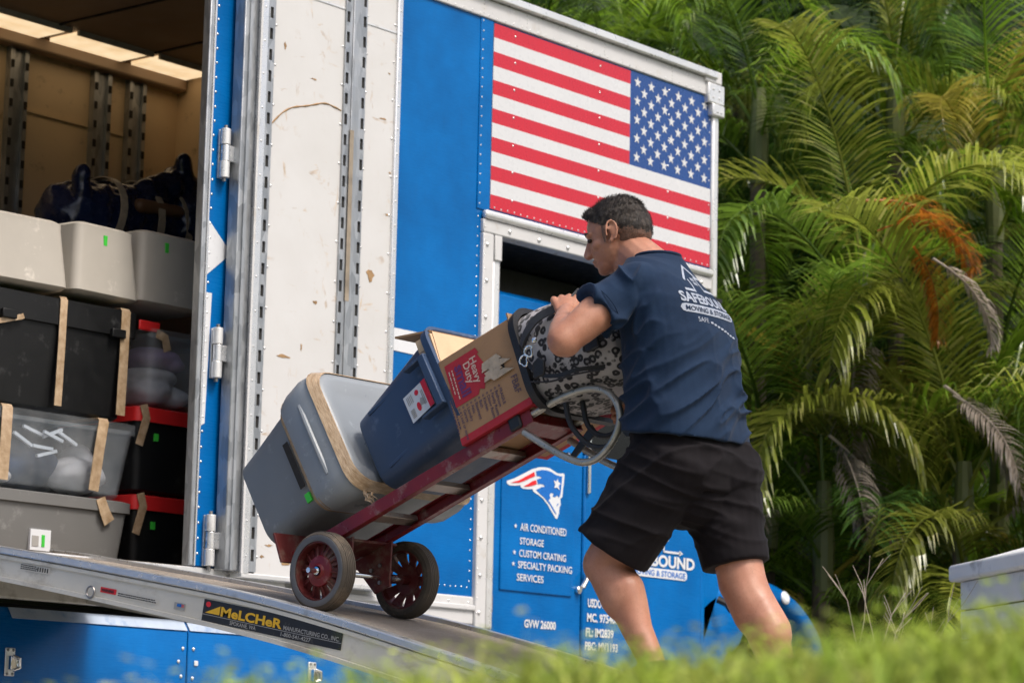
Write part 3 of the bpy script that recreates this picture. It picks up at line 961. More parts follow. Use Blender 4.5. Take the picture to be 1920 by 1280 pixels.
sn = on_beam(flat_poly([rect(.15, .022)], 'cream_metal'), 'serial_label', -.64, .065, .001)
for k in range(3):
    x = .004; marks = []
    while x < .078:
        w_ = rl.uniform(.003, .010); marks.append(rect(w_, .0034, x, .0155 - k * .006)); x += w_ + .002
    place(flat_poly(marks, 'decal_black'), 'small_print', sn, beam_frame(-.64, .065, RX0 - .0095))['kind'] = 'stuff'
place(flat_poly([rect(.006, .014, .088 + k * .012, .004) for k in range(5)], 'decal_black'), 'label_marks', sn, beam_frame(-.64, .065, RX0 - .0096))['kind'] = 'stuff'
# ================================================================== HAND TRUCK AND ITS LOAD
# load frame: x = world X, y = u along the rails towards the handles, z = v away from the rails
AX = Vector((6.05, -1.7195, 1.0514))
U = Vector((0, -.9265, .3763)); V = Vector((0, .3763, .9265))
CF = Matrix(((-1, 0, 0, 0), (0, U.y, V.y, AX.y), (0, U.z, V.z, AX.z), (0, 0, 0, 1)))
# local x is mirrored so that x, u, v stays right-handed: X_world = -x
CF[0][3] = 6.05
def cx(X): return 6.05 - X
WR = .1235
wz = deck_z(AX.y) + WR - AX.z
AXL = (CF.inverted() @ Vector((6.05, AX.y, deck_z(AX.y) + WR + .002)))
mat('cart_red', (.18, .010, .013), .38, 0, .25, 9, bump=.1, bscale=40, dirt=((.30, .24, .20), .26, 16))
mat('cart_red_dirty', (.12, .016, .015), .55, 0, .3, 9, dirt=((.20, .15, .11), .4, 14))
mat('cart_steel', (.42, .36, .32), .4, .6, .2, 9, dirt=((.28, .05, .03), .3, 9))
mat('handle_alloy', (.44, .42, .37), .36, .65, .12, 12, dirt=((.22, .20, .16), .25, 10))
mat('tyre_dusty', (.085, .07, .055), .85, 0, .3, 12, bump=.2, bscale=60, dirt=((.22, .17, .12), .35, 10))
mat('tyre_side', (.11, .115, .125), .6, 0, .2, 14)
HT = thing('hand_truck', 'red two-wheeled hand truck tipped back on the ramp with its load', 'hand truck', T(6.24, AX.y, deck_z(AX.y)), frame=CF)
def cb(name, m, X0, X1, u0, u1, v0, v1, bev=.002, par=HT):
    return MB().box(cx(X1), cx(X0), u0, u1, v0, v1).build(name, m, par, bevel=bev)
RA, RB = 6.105, 6.345        # near and far rail
for X in (RA, RB):
    s = 1 if X == RA else -1
    m = MB()      # channel section, open side inwards
    xa, xb = (X, X + .006) if s > 0 else (X - .006, X)
    m.box(cx(xb), cx(xa), -.15, .885, .095, .137)
    for v0 in (.095, .132):
        xi0, xi1 = (X + .006, X + .028) if s > 0 else (X - .028, X - .006)
        m.box(cx(xi1), cx(xi0), -.15, .885, v0 + .0003, v0 + .0047)
    m.build('rail', 'cart_red', HT, bevel=.0012)
for u in (.17, .40, .64):
    cb('cross_bar', 'cart_steel', RA + .007, RB - .007, u - .022, u + .022, .112, .130)
cb('top_plate', 'cart_red', RA + .007, RB - .007, .80, .875, .100, .131)
# toe plate
cb('toe_plate', 'cart_red_dirty', 6.05, 6.41, -.160, -.152, .10, .20, .001)
cb('back_plate', 'cart_red_dirty', RA - .02, RB + .02, -.040, .06, .085, .0945)
for X in (RA + .03, RB - .03):
    b = MB()
    b.prism([(-.09, .086), (.09, .086), (.03, -.045), (-.035, -.045)], (cx(X), AXL.y * 0, 0), (0, 1, 0), (0, 0, 1), (.008, 0, 0))
    bo = b.build('axle_bracket', 'cart_red_dirty', HT, bevel=.002)
    k = MB()
    for du, dv in ((-.02, .03), (.02, .03), (0, -.02)):
        k.lathe([(.007, 0), (.007, .006)], (cx(X) + .0085, du, dv), (1, 0, 0), 6)
    k.build('bracket_bolt', 'steel_dark', bo)
ax = MB(); ax.cyl((cx(5.985), AXL.y, AXL.z), (cx(6.485), AXL.y, AXL.z), .0085, 12); ax.build('axle', 'chrome', HT)
def wheel(Xc, out, hubm, spokem):
    o = Vector((cx(Xc), AXL.y, AXL.z)); d = (-out, 0, 0) # local x is -X
    d = Vector((1 if out < 0 else -1, 0, 0))
    t = MB()
    prof = [(.094, -.026), (.103, -.030), (.114, -.028), (.1195, -.021)]
    for k, h in enumerate((-.017, -.0155, -.010, -.0085, -.003, -.0015, .004, .0055, .011, .0125, .018)):
        prof.append((.1235 if (k // 1) % 2 == 1 or k in (0,) else .1235, h))
    prof = [(.094, -.026), (.103, -.030), (.114, -.028), (.1205, -.022)]
    h = -.019
    while h < .019:
        prof += [(.1235, h), (.1235, h + .0055), (.1205, h + .0062), (.1205, h + .0072)]
        h += .0078
    prof += [(.1205, .022), (.114, .028), (.103, .030), (.094, .026)]
    t.lathe(prof, o, d, 44, close=True)
    wo = t.build('wheel', 'tyre_dusty', HT, smooth=28)
    sd = MB(); sd.lathe([(.0925, .0262), (.0925, .029), (.104, .0315), (.111, .0300), (.111, .0285), (.103, .0302)], o, d, 44, close=True)
    sd.build('sidewall', 'tyre_side', wo)
    r = MB()
    r.lathe([(.094, -.025), (.094, .025), (.088, .026), (.086, .0), (.088, -.025)], o, d, 44, close=True)
    # dished web with openings: spokes between hub disc and rim
    a0, b0 = d.orthogonal().normalized(), None
    b0 = d.cross(a0)
    for k in range(10):
        a = 2 * PI * k / 10
        wdt = .062
        pts = []
        for rad, hh, ww in ((.046, .012, .30), (.066, .002, .235), (.088, -.004, .235)):
            for sg in (-1, 1):
                ang = a + sg * ww
                pts.append(o + (a0 * math.cos(ang) + b0 * math.sin(ang)) * rad + d * hh)
        top = pts; bot = [p - d * .006 for p in pts]
        r.add(top + bot, [(0, 1, 3, 2), (2, 3, 5, 4), (6, 8, 9, 7), (8, 10, 11, 9), (0, 2, 8, 6), (2, 4, 10, 8), (1, 7, 9, 3), (3, 9, 11, 5), (4, 5, 11, 10), (0, 6, 7, 1)])
        p0 = o + (a0 * math.cos(a) + b0 * math.sin(a)) * .036 + d * .016
        p1 = o + (a0 * math.cos(a) + b0 * math.sin(a)) * .087 + d * .004
        r.tube([p0, p1], .0028, 5)
    r.build('rim', spokem, wo, smooth=30)
    hb = MB()
    hb.lathe([(.048, .002), (.050, .012), (.047, .017), (.024, .019), (.020, .024), (.016, .026), (.016, -.03)], o, d, 30)
    hb.build('hub', hubm, wo)
    nt = MB(); nt.lathe([(.013, .026), (.013, .030), (.007, .031), (.007, .040), (.003, .042)], o, d, 10)
    nt.build('axle_nut', 'chrome', wo)
    return wo
wheel(6.05, -1, 'cart_red', 'cart_red_dirty')
wheel(6.44, 1, 'cart_red_dirty', 'cart_red_dirty')
# two bowed handles
for X in (RA + .012, RB - .012):
    h = MB()
    ctrl = [(.80, .122), (.93, .121), (1.02, .116), (1.10, .098), (1.155, .062), (1.178, .012), (1.168, -.04), (1.125, -.082), (1.06, -.105), (1.0, -.092), (.94, -.04), (.88, .03), (.835, .085)]
    P = []
    for i in range(len(ctrl) - 1):
        p0 = ctrl[max(i - 1, 0)]; p1 = ctrl[i]; p2 = ctrl[i + 1]; p3 = ctrl[min(i + 2, len(ctrl) - 1)]
        for k in range(4):
            t = k / 4
            f = lambda a, b, c, d_: .5 * ((2 * b) + (-a + c) * t + (2 * a - 5 * b + 4 * c - d_) * t * t + (-a + 3 * b - 3 * c + d_) * t ** 3)
            P.append((cx(X), f(p0[0], p1[0], p2[0], p3[0]), f(p0[1], p1[1], p2[1], p3[1])))
    P.append((cx(X), *ctrl[-1]))
    h.tube(P, .0112, 12)
    h.build('handle', 'handle_alloy', HT)
    cb('handle_clamp', 'black_paint', X - .020, X + .020, .80, .846, .098, .142, .006)
# ---------------------------------------------------------------- totes
def rrect(hx, hz, r, n=5):
    """rounded rectangle in x,z (centre 0)"""
    out = []
    for cxx, czz, a0 in ((hx - r, hz - r, 0), (-(hx - r), hz - r, 90), (-(hx - r), -(hz - r), 180), (hx - r, -(hz - r), 270)):
        for i in range(n + 1):
            a = R(a0 + 90 * i / n)
            out.append((cxx + r * math.cos(a), czz + r * math.sin(a)))
    return out
def loft(secs, n=5):
    """secs: (u, hx, hz, r, zc) rounded rectangles stacked along local y"""
    m = MB()
    m.rings([[(p[0], u, p[1] + zc) for p in rrect(hx, hz, r, n)] for u, hx, hz, r, zc in secs])
    return m
def m_plastic(name, col, rough=.42):
    return mat(name, col, rough, 0, .07, 4, bump=.10, bscale=220, rvar=.07, spec=.32, dirt=(tuple(min(1, c * 1.5 + .05) for c in col), .10, 12))
m_plastic('plastic_grey', (.185, .21, .235))
m_plastic('plastic_grey_lid', (.26, .285, .31), .33)
m_plastic('plastic_blue', (.042, .072, .138), .42)
def m_tape():
    t = NT('tape_brown')
    c = t.ramp(t.noise(30, 5, .6, t.mapping((1, 4, 1))), [(.3, (.30, .20, .11)), (.7, (.52, .39, .26))])
    t.set('Base Color', c); t.set('Roughness', .25); t.bump(t.noise(60, 5, .6, t.mapping((1, 5, 1))), .5, .004)
m_tape()
mat('tape_pale', (.46, .37, .27), .35, 0, .25, 30, bump=.3, bscale=60)
GX0, GX1 = 6.06, 6.66
GM = CF @ T(cx((GX0 + GX1) / 2), -.275, .352) @ Matrix.Rotation(R(9), 4, 'X')
GT = thing('grey_tote', 'big grey plastic tote with taped lid at the foot of the hand truck', 'tote', T(*(GM @ Vector((0, 0, 0)))), frame=GM)
hw = (GX1 - GX0) / 2
gb = loft([(.0, hw - .075, .135, .05, 0), (.012, hw - .058, .160, .06, 0), (.10, hw - .048, .170, .06, 0), (.285, hw - .022, .190, .055, 0), (.292, hw - .018, .194, .055, 0)])
gb.build('body', 'plastic_grey', GT, smooth=40)
gl = loft([(.288, hw - .006, .206, .06, 0), (.32, hw + .002, .220, .07, 0), (.385, hw + .004, .230, .075, 0), (.43, hw - .004, .226, .075, 0), (.458, hw - .022, .208, .07, 0), (.464, hw - .05, .178, .06, 0), (.446, hw - .075, .150, .05, 0)])
lid = gl.build('lid', 'plastic_grey_lid', GT, smooth=45)
hl = MB()
for sg in (1,):
    hl.tube([(hw - .002, .372, -.13), (hw + .007, .377, -.06), (hw + .007, .377, .06), (hw - .002, .372, .13)], .009, 8)
hl.build('lid_handle', 'plastic_grey_lid', lid)
hs_ = MB(); hs_.box(hw - .016, hw - .0125, .240, .264, -.10, .07); hs_.build('hand_slot', 'dark_void', GT, bevel=.008)
def band(name, u0, u1, hx, hz, r, par, m='tape_brown', zc=0, lift=.003, hx1=None, hz1=None):
    """tape wrapped round the load, a closed strip with thickness"""
    hx1 = hx if hx1 is None else hx1; hz1 = hz if hz1 is None else hz1
    k = MB()
    k.rings([[(p[0], u0, p[1] + zc) for p in rrect(hx, hz, r)], [(p[0], u0, p[1] + zc) for p in rrect(hx + lift, hz + lift, r)],
             [(p[0], u1, p[1] + zc) for p in rrect(hx1 + lift, hz1 + lift, r)], [(p[0], u1, p[1] + zc) for p in rrect(hx1, hz1, r)]], cap=False, close=True)
    return k.build(name, m, par, smooth=40)
band('tape', .268, .297, hw - .022, .190, .055, GT, hx1=hw - .008, hz1=.206)
band('tape', .430, .462, hw - .002, .2265, .075, GT, hx1=hw - .020, hz1=.208)
rg = MB()
for k in range(7):
    p = [(hw * .82, .435, -.23)]
    for j in range(5):
        p.append((p[-1][0] + random.uniform(-.008, .008), p[-1][1] + random.uniform(-.004, .012), p[-1][2] - .011))
    rg.tube(p, [.006, .005, .005, .004, .003, .002], 5, flat=.4)
rg.build('tape_end', 'tape_brown', GT)
MB().box(hw - .021, hw - .012, .246, .267, -.155, -.125).build('green_sticker', 'decal_green', GT)
# straps from lid over the far side: string round the far end
BX0, BX1 = 6.105, 6.56
BM = CF @ T(cx((BX0 + BX1) / 2), .258, .318) @ Matrix.Rotation(R(8), 4, 'X')
BT = thing('blue_tote', 'open dusty blue plastic tote holding a cardboard carton on the hand truck', 'tote', T(*(BM @ Vector((0, 0, 0)))), frame=BM)
bw = (BX1 - BX0) / 2
bl = loft([(-.045, bw - .060, .118, .045, 0), (-.033, bw - .047, .132, .05, 0), (.30, bw - .010, .170, .05, .004), (.345, bw - .004, .176, .05, .004), (.346, bw + .014, .192, .055, .004), (.372, bw + .016, .194, .055, .004), (.374, bw + .004, .182, .05, .004), (.36, bw - .010, .168, .045, .004), (.03, bw - .05, .125, .045, 0)])
bl.build('body', 'plastic_blue', BT, smooth=35)
hbk = MB()
x = bw + .002
hbk.box(x, x + .030, .318, .345, -.075, .105); hbk.box(x - .004, x + .028, .250, .346, .096, .106); hbk.box(x - .004, x + .028, .250, .346, -.076, -.066)
hbk.build('grip', 'plastic_blue', BT, bevel=.003)
rb = MB()
for zc_ in (-.095, .10):
    rb.prism([(.02, 0), (.33, 0), (.33, .006), (.02, .006)], (bw - .046, 0, zc_), (.085, 1, 0), (1, 0, 0), (0, 0, .012))
rb.build('rib', 'plastic_blue', BT, bevel=.002)
def side_frame(M, x, u, v, tilt=.10):
    """decal frame on a tote's near end: reads towards +v->down; x axis along -v, y along +u"""
    return M
lb = flat_poly([rect(.085, .095)], 'decal_white')
LF = BM @ frame_m((bw - .0085, .205, .055), (0, 0, -1), (-.1, -1, 0))
# label: width runs along -v, height along -u ... read with the tote lying back
LFm = BM @ frame_m((bw - .018, .185, -.042), (.11, 1, 0), (0, 0, 1))
label_ = place(flat_poly([rect(.112, .092)], 'decal_white'), 'product_label', BT, LFm @ T(0, 0, .006))
place(flat_poly([rect(.022, .092, .09, 0)], 'decal_red'), 'label_header', label_, LFm @ T(0, 0, .0072))
for (a_, b_, ra, rb_) in ((.060, .074, .009, .009), (.050, .030, .009, .015)):
    place(flat_poly([[(a_ + ra * math.cos(i * .5), b_ + rb_ * math.sin(i * .5)) for i in range(13)]], 'decal_red'), 'label_mark', label_, LFm @ T(0, 0, .0072))
place(flat_poly([rect(.018, .003, .010, .010 + k * .005) for k in range(6)] + [rect(.003, .028, .012 + k * .007, .055) for k in range(4)] + [rect(.003, .05, .076 + k * .006, .02) for k in range(2)] + [[(.055, .03), (.08, .022), (.08, .045), (.066, .05)]], 'decal_grey'), 'label_barcode', label_, LFm @ T(0, 0, .0072))
# ---------------------------------------------------------------- cartons
def m_card(name, col):
    t = NT(name)
    c = t.ramp(t.noise(5, 6, .65), [(.3, tuple(x * .86 for x in col)), (.7, tuple(x * 1.1 for x in col))])
    fib = t.ramp(t.noise(60, 4, .6, t.mapping((1, 1, 14))), [(.3, .93), (.7, 1.05)])
    t.set('Base Color', t.mix(1.0, c, fib, 'MULTIPLY')); t.set('Roughness', .8)
    t.bump(t.noise(40, 4, .6, t.mapping((1, 1, 8))), .12, .003)
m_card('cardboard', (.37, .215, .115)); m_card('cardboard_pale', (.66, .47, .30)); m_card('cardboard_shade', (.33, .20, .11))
mat('print_red', (.42, .02, .035), .7, 0, .15, 20); mat('print_ink', (.09, .06, .10), .7); mat('print_purple', (.13, .03, .13), .7)
mat('print_pale', (.62, .45, .38), .7); mat('print_green', (.03, .20, .07), .7)
C2 = CF @ T(cx(6.305), .600, .372)
PB = thing('packed_carton', 'pale cardboard carton with open flap packed inside the blue tote', 'carton', T(*(C2 @ Vector((0, 0, 0)))), frame=C2)
pc = MB().box(-.172, .172, -.06, .008, -.115, .160); pc.build('body', 'cardboard_pale', PB, bevel=.003)
f1 = MB(); f1.hexa([(-.172, .010, -.12), (.176, .010, -.12), (.190, .010, .165), (-.185, .010, .165), (-.185, .0145, -.13), (.190, .0145, -.13), (.190, .0145, .165), (-.185, .0145, .165)]); f1.build('flap', 'cardboard_pale', PB)
f1 = MB(); f1.hexa([(-.19, .006, .166), (.195, .006, .166), (.205, -.120, .205), (-.19, -.120, .205), (-.19, .010, .171), (.195, .010, .171), (.205, -.118, .211), (-.19, -.118, .211)]); f1.build('flap', 'cardboard_shade', PB)
f1 = MB(); f1.hexa([(.1865, -.05, .02), (.1905, -.05, .02), (.1905, .012, .02), (.1865, .012, .02), (.1865, -.05, .158), (.2015, -.05, .158), (.2015, .012, .158), (.1865, .012, .158)]); f1.build('flap', 'cardboard_pale', PB)
PF = C2 @ frame_m((.1735, -.06, -.11), (0, 1, 0), (0, 0, 1))
place(flat_poly([rect(.05, .012, .012, .02), rect(.05, .012, .012, .075), rect(.012, .06, .012, .025), rect(.01, .03, .045, .04)], 'print_green'), 'green_print', PB, PF)
place(flat_poly([rect(.0022, .05, .014 + k * .006, .02) for k in range(8)] + [rect(.06, .0018, .006, .012), rect(.06, .0018, .006, .08)], 'print_ink'), 'barcode_print', PB, C2 @ frame_m((.2025, -.07, .035), (0, 1, 0), (-.01, 0, 1)))
# heavy duty carton
C3 = CF @ T(cx(6.09), .621, .1385)
HX = -.406      # box runs from local x=0 (near end) to x=-.406
HB_ = thing('printed_carton', 'brown cardboard carton printed Heavy Duty small under the leopard bag', 'carton', T(*(C3 @ Vector((-.2, 0, 0)))), frame=C3)
bx_ = MB().box(HX, 0, 0, .292, 0, .283); bx_.build('body', 'cardboard', HB_, bevel=.003)
MB().box(HX - .0012, .0012, .0, .2925, -.0008, .024).build('red_band', 'print_red', HB_, bevel=.002)
MB().box(HX + .03, -.02, .02, .275, -.0022, -.0008).build('base_print', 'cardboard', HB_)
bf_ = MB(); bf_.hexa([(HX, .294, .30), (.002, .294, .30), (.004, .296, .205), (HX, .296, .205), (HX, .299, .30), (.002, .299, .30), (.004, .301, .205), (HX, .301, .205)])
bf_.build('flap', 'cardboard_shade', HB_)
# prints on the near end: x axis = -v (text runs downwards), y axis = +u
NF = C3 @ frame_m((.0018, 0, .283), (0, 0, -1), (0, 1, 0))
def pr(polys, m, name='print', lift=0): return place(flat_poly(polys, m), name, HB_, NF @ T(0, 0, lift))
house = [(.025, .020), (.165, .020), (.165, .115), (.150, .125), (.16, .142), (.10, .172), (.045, .150), (.045, .158), (.025, .150)]
pr([house], 'print_red', 'house_print')
def ptx(s, x, y, size, m, sx=1.0, bold=0):
    me = text_mesh(s, size, m, bold); me.transform(Matrix.Diagonal((sx, 1, 1, 1)))
    place(me, 'lettering', HB_, NF @ T(x, y, .0012))
ptx('Heavy', .045, .118, .036, 'print_pale', .95, .0006)
ptx('Duty', .050, .090, .036, 'print_pale', .95, .0006)
ptx('small', .045, .056, .052, 'print_purple', 1.0, .0016)
def prow(x, y, x1, h, m, seed):      # a line of print too small to read
    rl_ = random.Random(seed); mk_ = []
    while x < x1:
        w_ = rl_.uniform(.004, .014); mk_.append(rect(w_, h, x, y)); x += w_ + .003
    place(flat_poly(mk_, m), 'small_print', HB_, NF @ T(0, 0, .0012))['kind'] = 'stuff'
prow(.05, .042, .14, .0045, 'print_pale', 1); prow(.05, .030, .12, .004, 'print_pale', 2)
for i, s in enumerate(('FRAGILE', 'Bedroom', 'Family Room', 'Dining Room', 'Kitchen', 'Bath', 'Basement', 'Attic', 'Laundry', 'Garage', '4 Load or more')):
    ptx('o ' + s, .172, .192 - i * .0165, .0155, 'print_ink', .92, .0003)
prow(.10, .012, .23, .005, 'print_ink', 3); prow(.14, .003, .25, .004, 'print_ink', 4)
pr([[(.12 + .010 * math.cos(i * .5) + (.018 if math.cos(i * .5) > 0 else -.018), .222 + .013 * math.sin(i * .5)) for i in range(13)]], 'dark_void', 'hand_hole')
ptx('FB&F', .17, .245, .035, 'print_ink', .8)
crk = MB()
rr_ = random.Random(4)
for k in range(6):
    x0, y0 = .085 + k * .011, .165 + rr_.uniform(-.01, .01)
    crk.prism([(x0, y0), (x0 + .016, y0 + rr_.uniform(-.01, .02)), (x0 + .014, y0 + .075 + rr_.uniform(-.02, .03)), (x0 - .004, y0 + .06)], (0, 0, 0), (1, 0, 0), (0, 1, 0), (0, 0, .0015 + k * .0009))
crk.build('torn_tape', 'tape_pale', HB_, M=NF @ T(0, 0, .0012)) if 'tape_pale' in MATS else None
# ---------------------------------------------------------------- leopard bag on top of the load
def m_leopard():
    t = NT('leopard_cloth')
    base = t.mapping((1, 1, 1), coord='Object')
    # warp the lookup so that the spots are uneven
    nz = t.node('ShaderNodeTexNoise'); nz.inputs['Scale'].default_value = 26; nz.inputs['Detail'].default_value = 3
    t.link(base, nz.inputs['Vector'])
    sub = t.node('ShaderNodeVectorMath', operation='SUBTRACT'); t.link(nz.outputs['Color'], sub.inputs[0]); sub.inputs[1].default_value = (.5, .5, .5)
    sc = t.node('ShaderNodeVectorMath', operation='SCALE'); t.link(sub.outputs[0], sc.inputs[0]); sc.inputs['Scale'].default_value = .014
    ad = t.node('ShaderNodeVectorMath', operation='ADD'); t.link(base, ad.inputs[0]); t.link(sc.outputs[0], ad.inputs[1])
    vo = t.node('ShaderNodeTexVoronoi'); vo.inputs['Scale'].default_value = 39; vo.inputs['Randomness'].default_value = .75
    t.link(ad.outputs[0], vo.inputs['Vector'])
    d = vo.outputs['Distance']
    ringf = t.ramp(d, [(.17, 0.0), (.23, 1.0), (.47, 1.0), (.54, 0.0)])
    br = t.ramp(t.noise(40, 2, .5, base), [(.33, 0.0), (.40, 1.0)])
    ringf = t.math('MULTIPLY', ringf, br)
    mid = t.ramp(d, [(.2, 1.0), (.3, 0.0)])
    c = t.ramp(t.noise(12, 4), [(.3, (.33, .305, .31)), (.7, (.48, .45, .45))])
    c = t.mix(t.math('MULTIPLY', mid, .55), c, (.14, .125, .135))
    c = t.mix(ringf, c, (.010, .009, .012))
    t.set('Base Color', c); t.set('Roughness', .8); t.set('Sheen Weight', .2)
    t.bump(t.noise(300, 3), .2, .002)
m_leopard()
mat('webbing_black', (.012, .012, .014), .55, 0, .2, 40, bump=.2, bscale=300)
mat('webbing_grey', (.05, .05, .055), .7, 0, .2, 40, bump=.2, bscale=300)
BGF = CF @ T(cx(6.29), 1.055, .275)
BG = thing('duffel_bag', 'leopard print duffel bag with black straps on top of the load', 'bag', T(*(BGF @ Vector((0, 0, 0)))), frame=BGF)
def bag_mesh():
    m = MB(); rs = []
    secs = [(-.140, .155, .105, 0), (-.134, .205, .150, 0), (-.11, .218, .163, .0), (-.05, .226, .166, -.006), (.02, .228, .160, -.018), (.09, .225, .150, -.035), (.15, .215, .132, -.06), (.19, .19, .105, -.085), (.205, .15, .07, -.095)]
    ups = []
    for i in range(len(secs) - 1):
        for k in range(4):
            t = k / 4; a, b = secs[i], secs[i + 1]
            ups.append(tuple(a[j] + (b[j] - a[j]) * t for j in range(4)))
    ups.append(secs[-1])
    for (u, hx, hz, zc) in ups:
        ring = []
        for j in range(64):
            a = 2 * PI * j / 64; e = 3.0
            x = hx * math.copysign(abs(math.cos(a)) ** (2 / e), math.cos(a)); z = hz * math.copysign(abs(math.sin(a)) ** (2 / e), math.sin(a)) + zc
            q = Vector((x * 5, u * 5, z * 5))
            s = .012 * noise.noise(q + Vector((2, 1, 7))) + .006 * noise.noise(q * 2.6)
            n = Vector((x, 0, z - zc)).normalized()
            ring.append((x + n.x * s, u + .004 * noise.noise(q * 2), z + n.z * s))
        rs.append(ring)
    m.rings(rs)
    return m
bag_mesh().build('body', 'leopard_cloth', BG, smooth=60)
def ribbon(name, pts, w, th, m, par, side=(1, 0, 0)):
    k = MB(); rs = []
    pts = [Vector(p) for p in pts]; sd = Vector(side)
    for i, p in enumerate(pts):
        d = (pts[min(i + 1, len(pts) - 1)] - pts[max(i - 1, 0)]).normalized()
        s = (sd - d * sd.dot(d)).normalized() * w / 2; n = d.cross(s).normalized() * th / 2
        rs.append([p - s - n, p + s - n, p + s + n, p - s + n])
    k.rings(rs)
    return k.build(name, m, par, smooth=40)
def smoothpts(c, k=5):
    out = []
    for i in range(len(c) - 1):
        p0, p1, p2, p3 = (Vector(c[max(i - 1, 0)]), Vector(c[i]), Vector(c[i + 1]), Vector(c[min(i + 2, len(c) - 1)]))
        for j in range(k):
            t = j / k
            out.append(.5 * ((2 * p1) + (-p0 + p2) * t + (2 * p0 - 5 * p1 + 4 * p2 - p3) * t * t + (-p0 + 3 * p1 - 3 * p2 + p3) * t ** 3))
    out.append(Vector(c[-1]))
    return out
# trim band round the lower end, seam piping
k = MB(); k.rings([[(p[0], u, p[1]) for p in rrect(.216 + l, .164 + l, .09, 8)] for u, l in ((-.135, -.004), (-.135, .008), (-.108, .012), (-.108, -.004))], cap=False, close=True)
k.build('trim_band', 'webbing_black', BG, smooth=40)
ribbon('carry_strap', smoothpts([(.228, -.10, .03), (.242, -.06, .052), (.246, 0, .072), (.238, .07, .07), (.22, .11, .075), (.19, .13, .10)]), .024, .007, 'webbing_grey', BG, (0, .3, 1))
ribbon('side_strap', smoothpts([(.232, -.10, -.02), (.240, -.06, -.085), (.240, .0, -.12), (.236, .07, -.135), (.20, .14, -.155)]), .012, .006, 'webbing_black', BG, (0, .5, 1))
fl_ = MB(); fl_.prism([(-.018, -.03), (.022, -.022), (.024, .02), (.0, .034), (-.022, .018)], (.238, -.055, -.070), (0, .95, -.3), (0, .3, .95), (.010, 0, 0)); fl_.build('buckle_flap', 'webbing_black', BG, bevel=.004)
for (u, v) in ((-.062, -.012), (-.088, -.03)):
    rg2 = MB(); rg2.tube([(.256, u + .017 * math.cos(a) * (1 if math.sin(a) > 0 else .6), v + .017 * math.sin(a)) for a in [2 * PI * i / 14 for i in range(14)]], .0028, 6, close=True); rg2.build('ring', 'chrome', BG)
MB().dome((.252, -.035, .012), (1, 0, 0), .010, .007, 12).build('stud', 'chrome', BG)
zp = MB(); zp.tube(smoothpts([(.236, -.10, -.09), (.242, -.03, -.125), (.238, .06, -.145), (.21, .14, -.165)]), .003, 6); zp.build('piping', 'webbing_black', BG)
pk = MB(); pk.prism([(-.02, -.03), (.03, -.03), (.03, .02), (-.02, .025)], (.215, .13, -.07), (0, 1, -.1), (0, .1, 1), (.012, 0, 0)); pk.build('patch', 'webbing_black', BG, bevel=.004)
# hanging loops of webbing under the bag
for X, c in ((6.12, [(1.005, .10), (1.0, .03), (1.034, -.045), (1.083, -.083), (1.139, -.072), (1.172, -.02), (1.165, .05)]), (6.17, [(1.03, .10), (1.023, .026), (1.051, -.022), (1.097, -.040), (1.135, -.018), (1.15, .05)])):
    m = MB(); m.tube([CF @ Vector(p) for p in smoothpts([(cx(X), a, b) for a, b in c])], .0085, 8); m.build('hanging_loop', 'webbing_black', BG, M=Matrix())
m = MB(); m.prism([(.895, -.03), (.93, -.035), (1.03, .0), (1.02, .032)], (cx(6.20), 0, 0), (0, 1, 0), (0, 0, 1), (.008, 0, 0)); br_ = m.build('stay_plate', 'black_paint', HT, bevel=.002)
m = MB(); m.lathe([(.010, 0), (.010, .005), (.005, .008)], (cx(6.20) + .008, .912, -.02), (1, 0, 0), 12); m.build('rivet', 'chrome', br_)

# ================================================================== CARGO INSIDE THE TRUCK
m_plastic('tote_beige', (.43, .40, .35), .45); m_plastic('tote_black', (.006, .0065, .007), .5); m_plastic('tote_charcoal', (.16, .16, .155), .45)
mat('lid_red', (.62, .02, .02), .4); mat('wrap_navy', (.010, .016, .05), .25, 0, .4, 6, bump=.6, bscale=14); mat('cloth_pale', (.5, .47, .47), .8, 0, .3, 9, bump=.6, bscale=20)
mat('cloth_purple', (.28, .19, .30), .8, 0, .3, 9, bump=.5, bscale=20); mat('cloth_navy', (.03, .05, .10), .85, 0, .5, 12, bump=.6, bscale=20); mat('label_yellow', (.70, .42, .03), .5, 0, .1, 20)
mat('wood_brown', (.18, .09, .045), .5)
def m_clear():
    t = NT('clear_plastic')
    t.set('Base Color', t.ramp(t.noise(9, 4), [(.3, (.55, .60, .64)), (.7, (.75, .78, .8))])); t.set('Roughness', .22)
    tr = t.node('ShaderNodeBsdfTransparent'); tr.inputs['Color'].default_value = (.93, .95, .97, 1)
    mx = t.node('ShaderNodeMixShader')
    f = t.ramp(t.noise(5, 5, .6), [(.3, .05), (.7, .15)])
    t.link(f, mx.inputs[0]); t.link(tr.outputs[0], mx.inputs[1]); t.link(t.b.outputs[0], mx.inputs[2]); t.link(mx.outputs[0], t.out.inputs['Surface'])
m_clear()
def up_loft(secs, r=.03):
    """secs (z, x0, x1, y0, y1) rounded rectangles stacked upwards"""
    m = MB()
    m.rings([[((x0 + x1) / 2 + p[0], (y0 + y1) / 2 + p[1], z) for p in rrect((x1 - x0) / 2, (y1 - y0) / 2, rr)] for z, x0, x1, y0, y1, rr in secs])
    return m
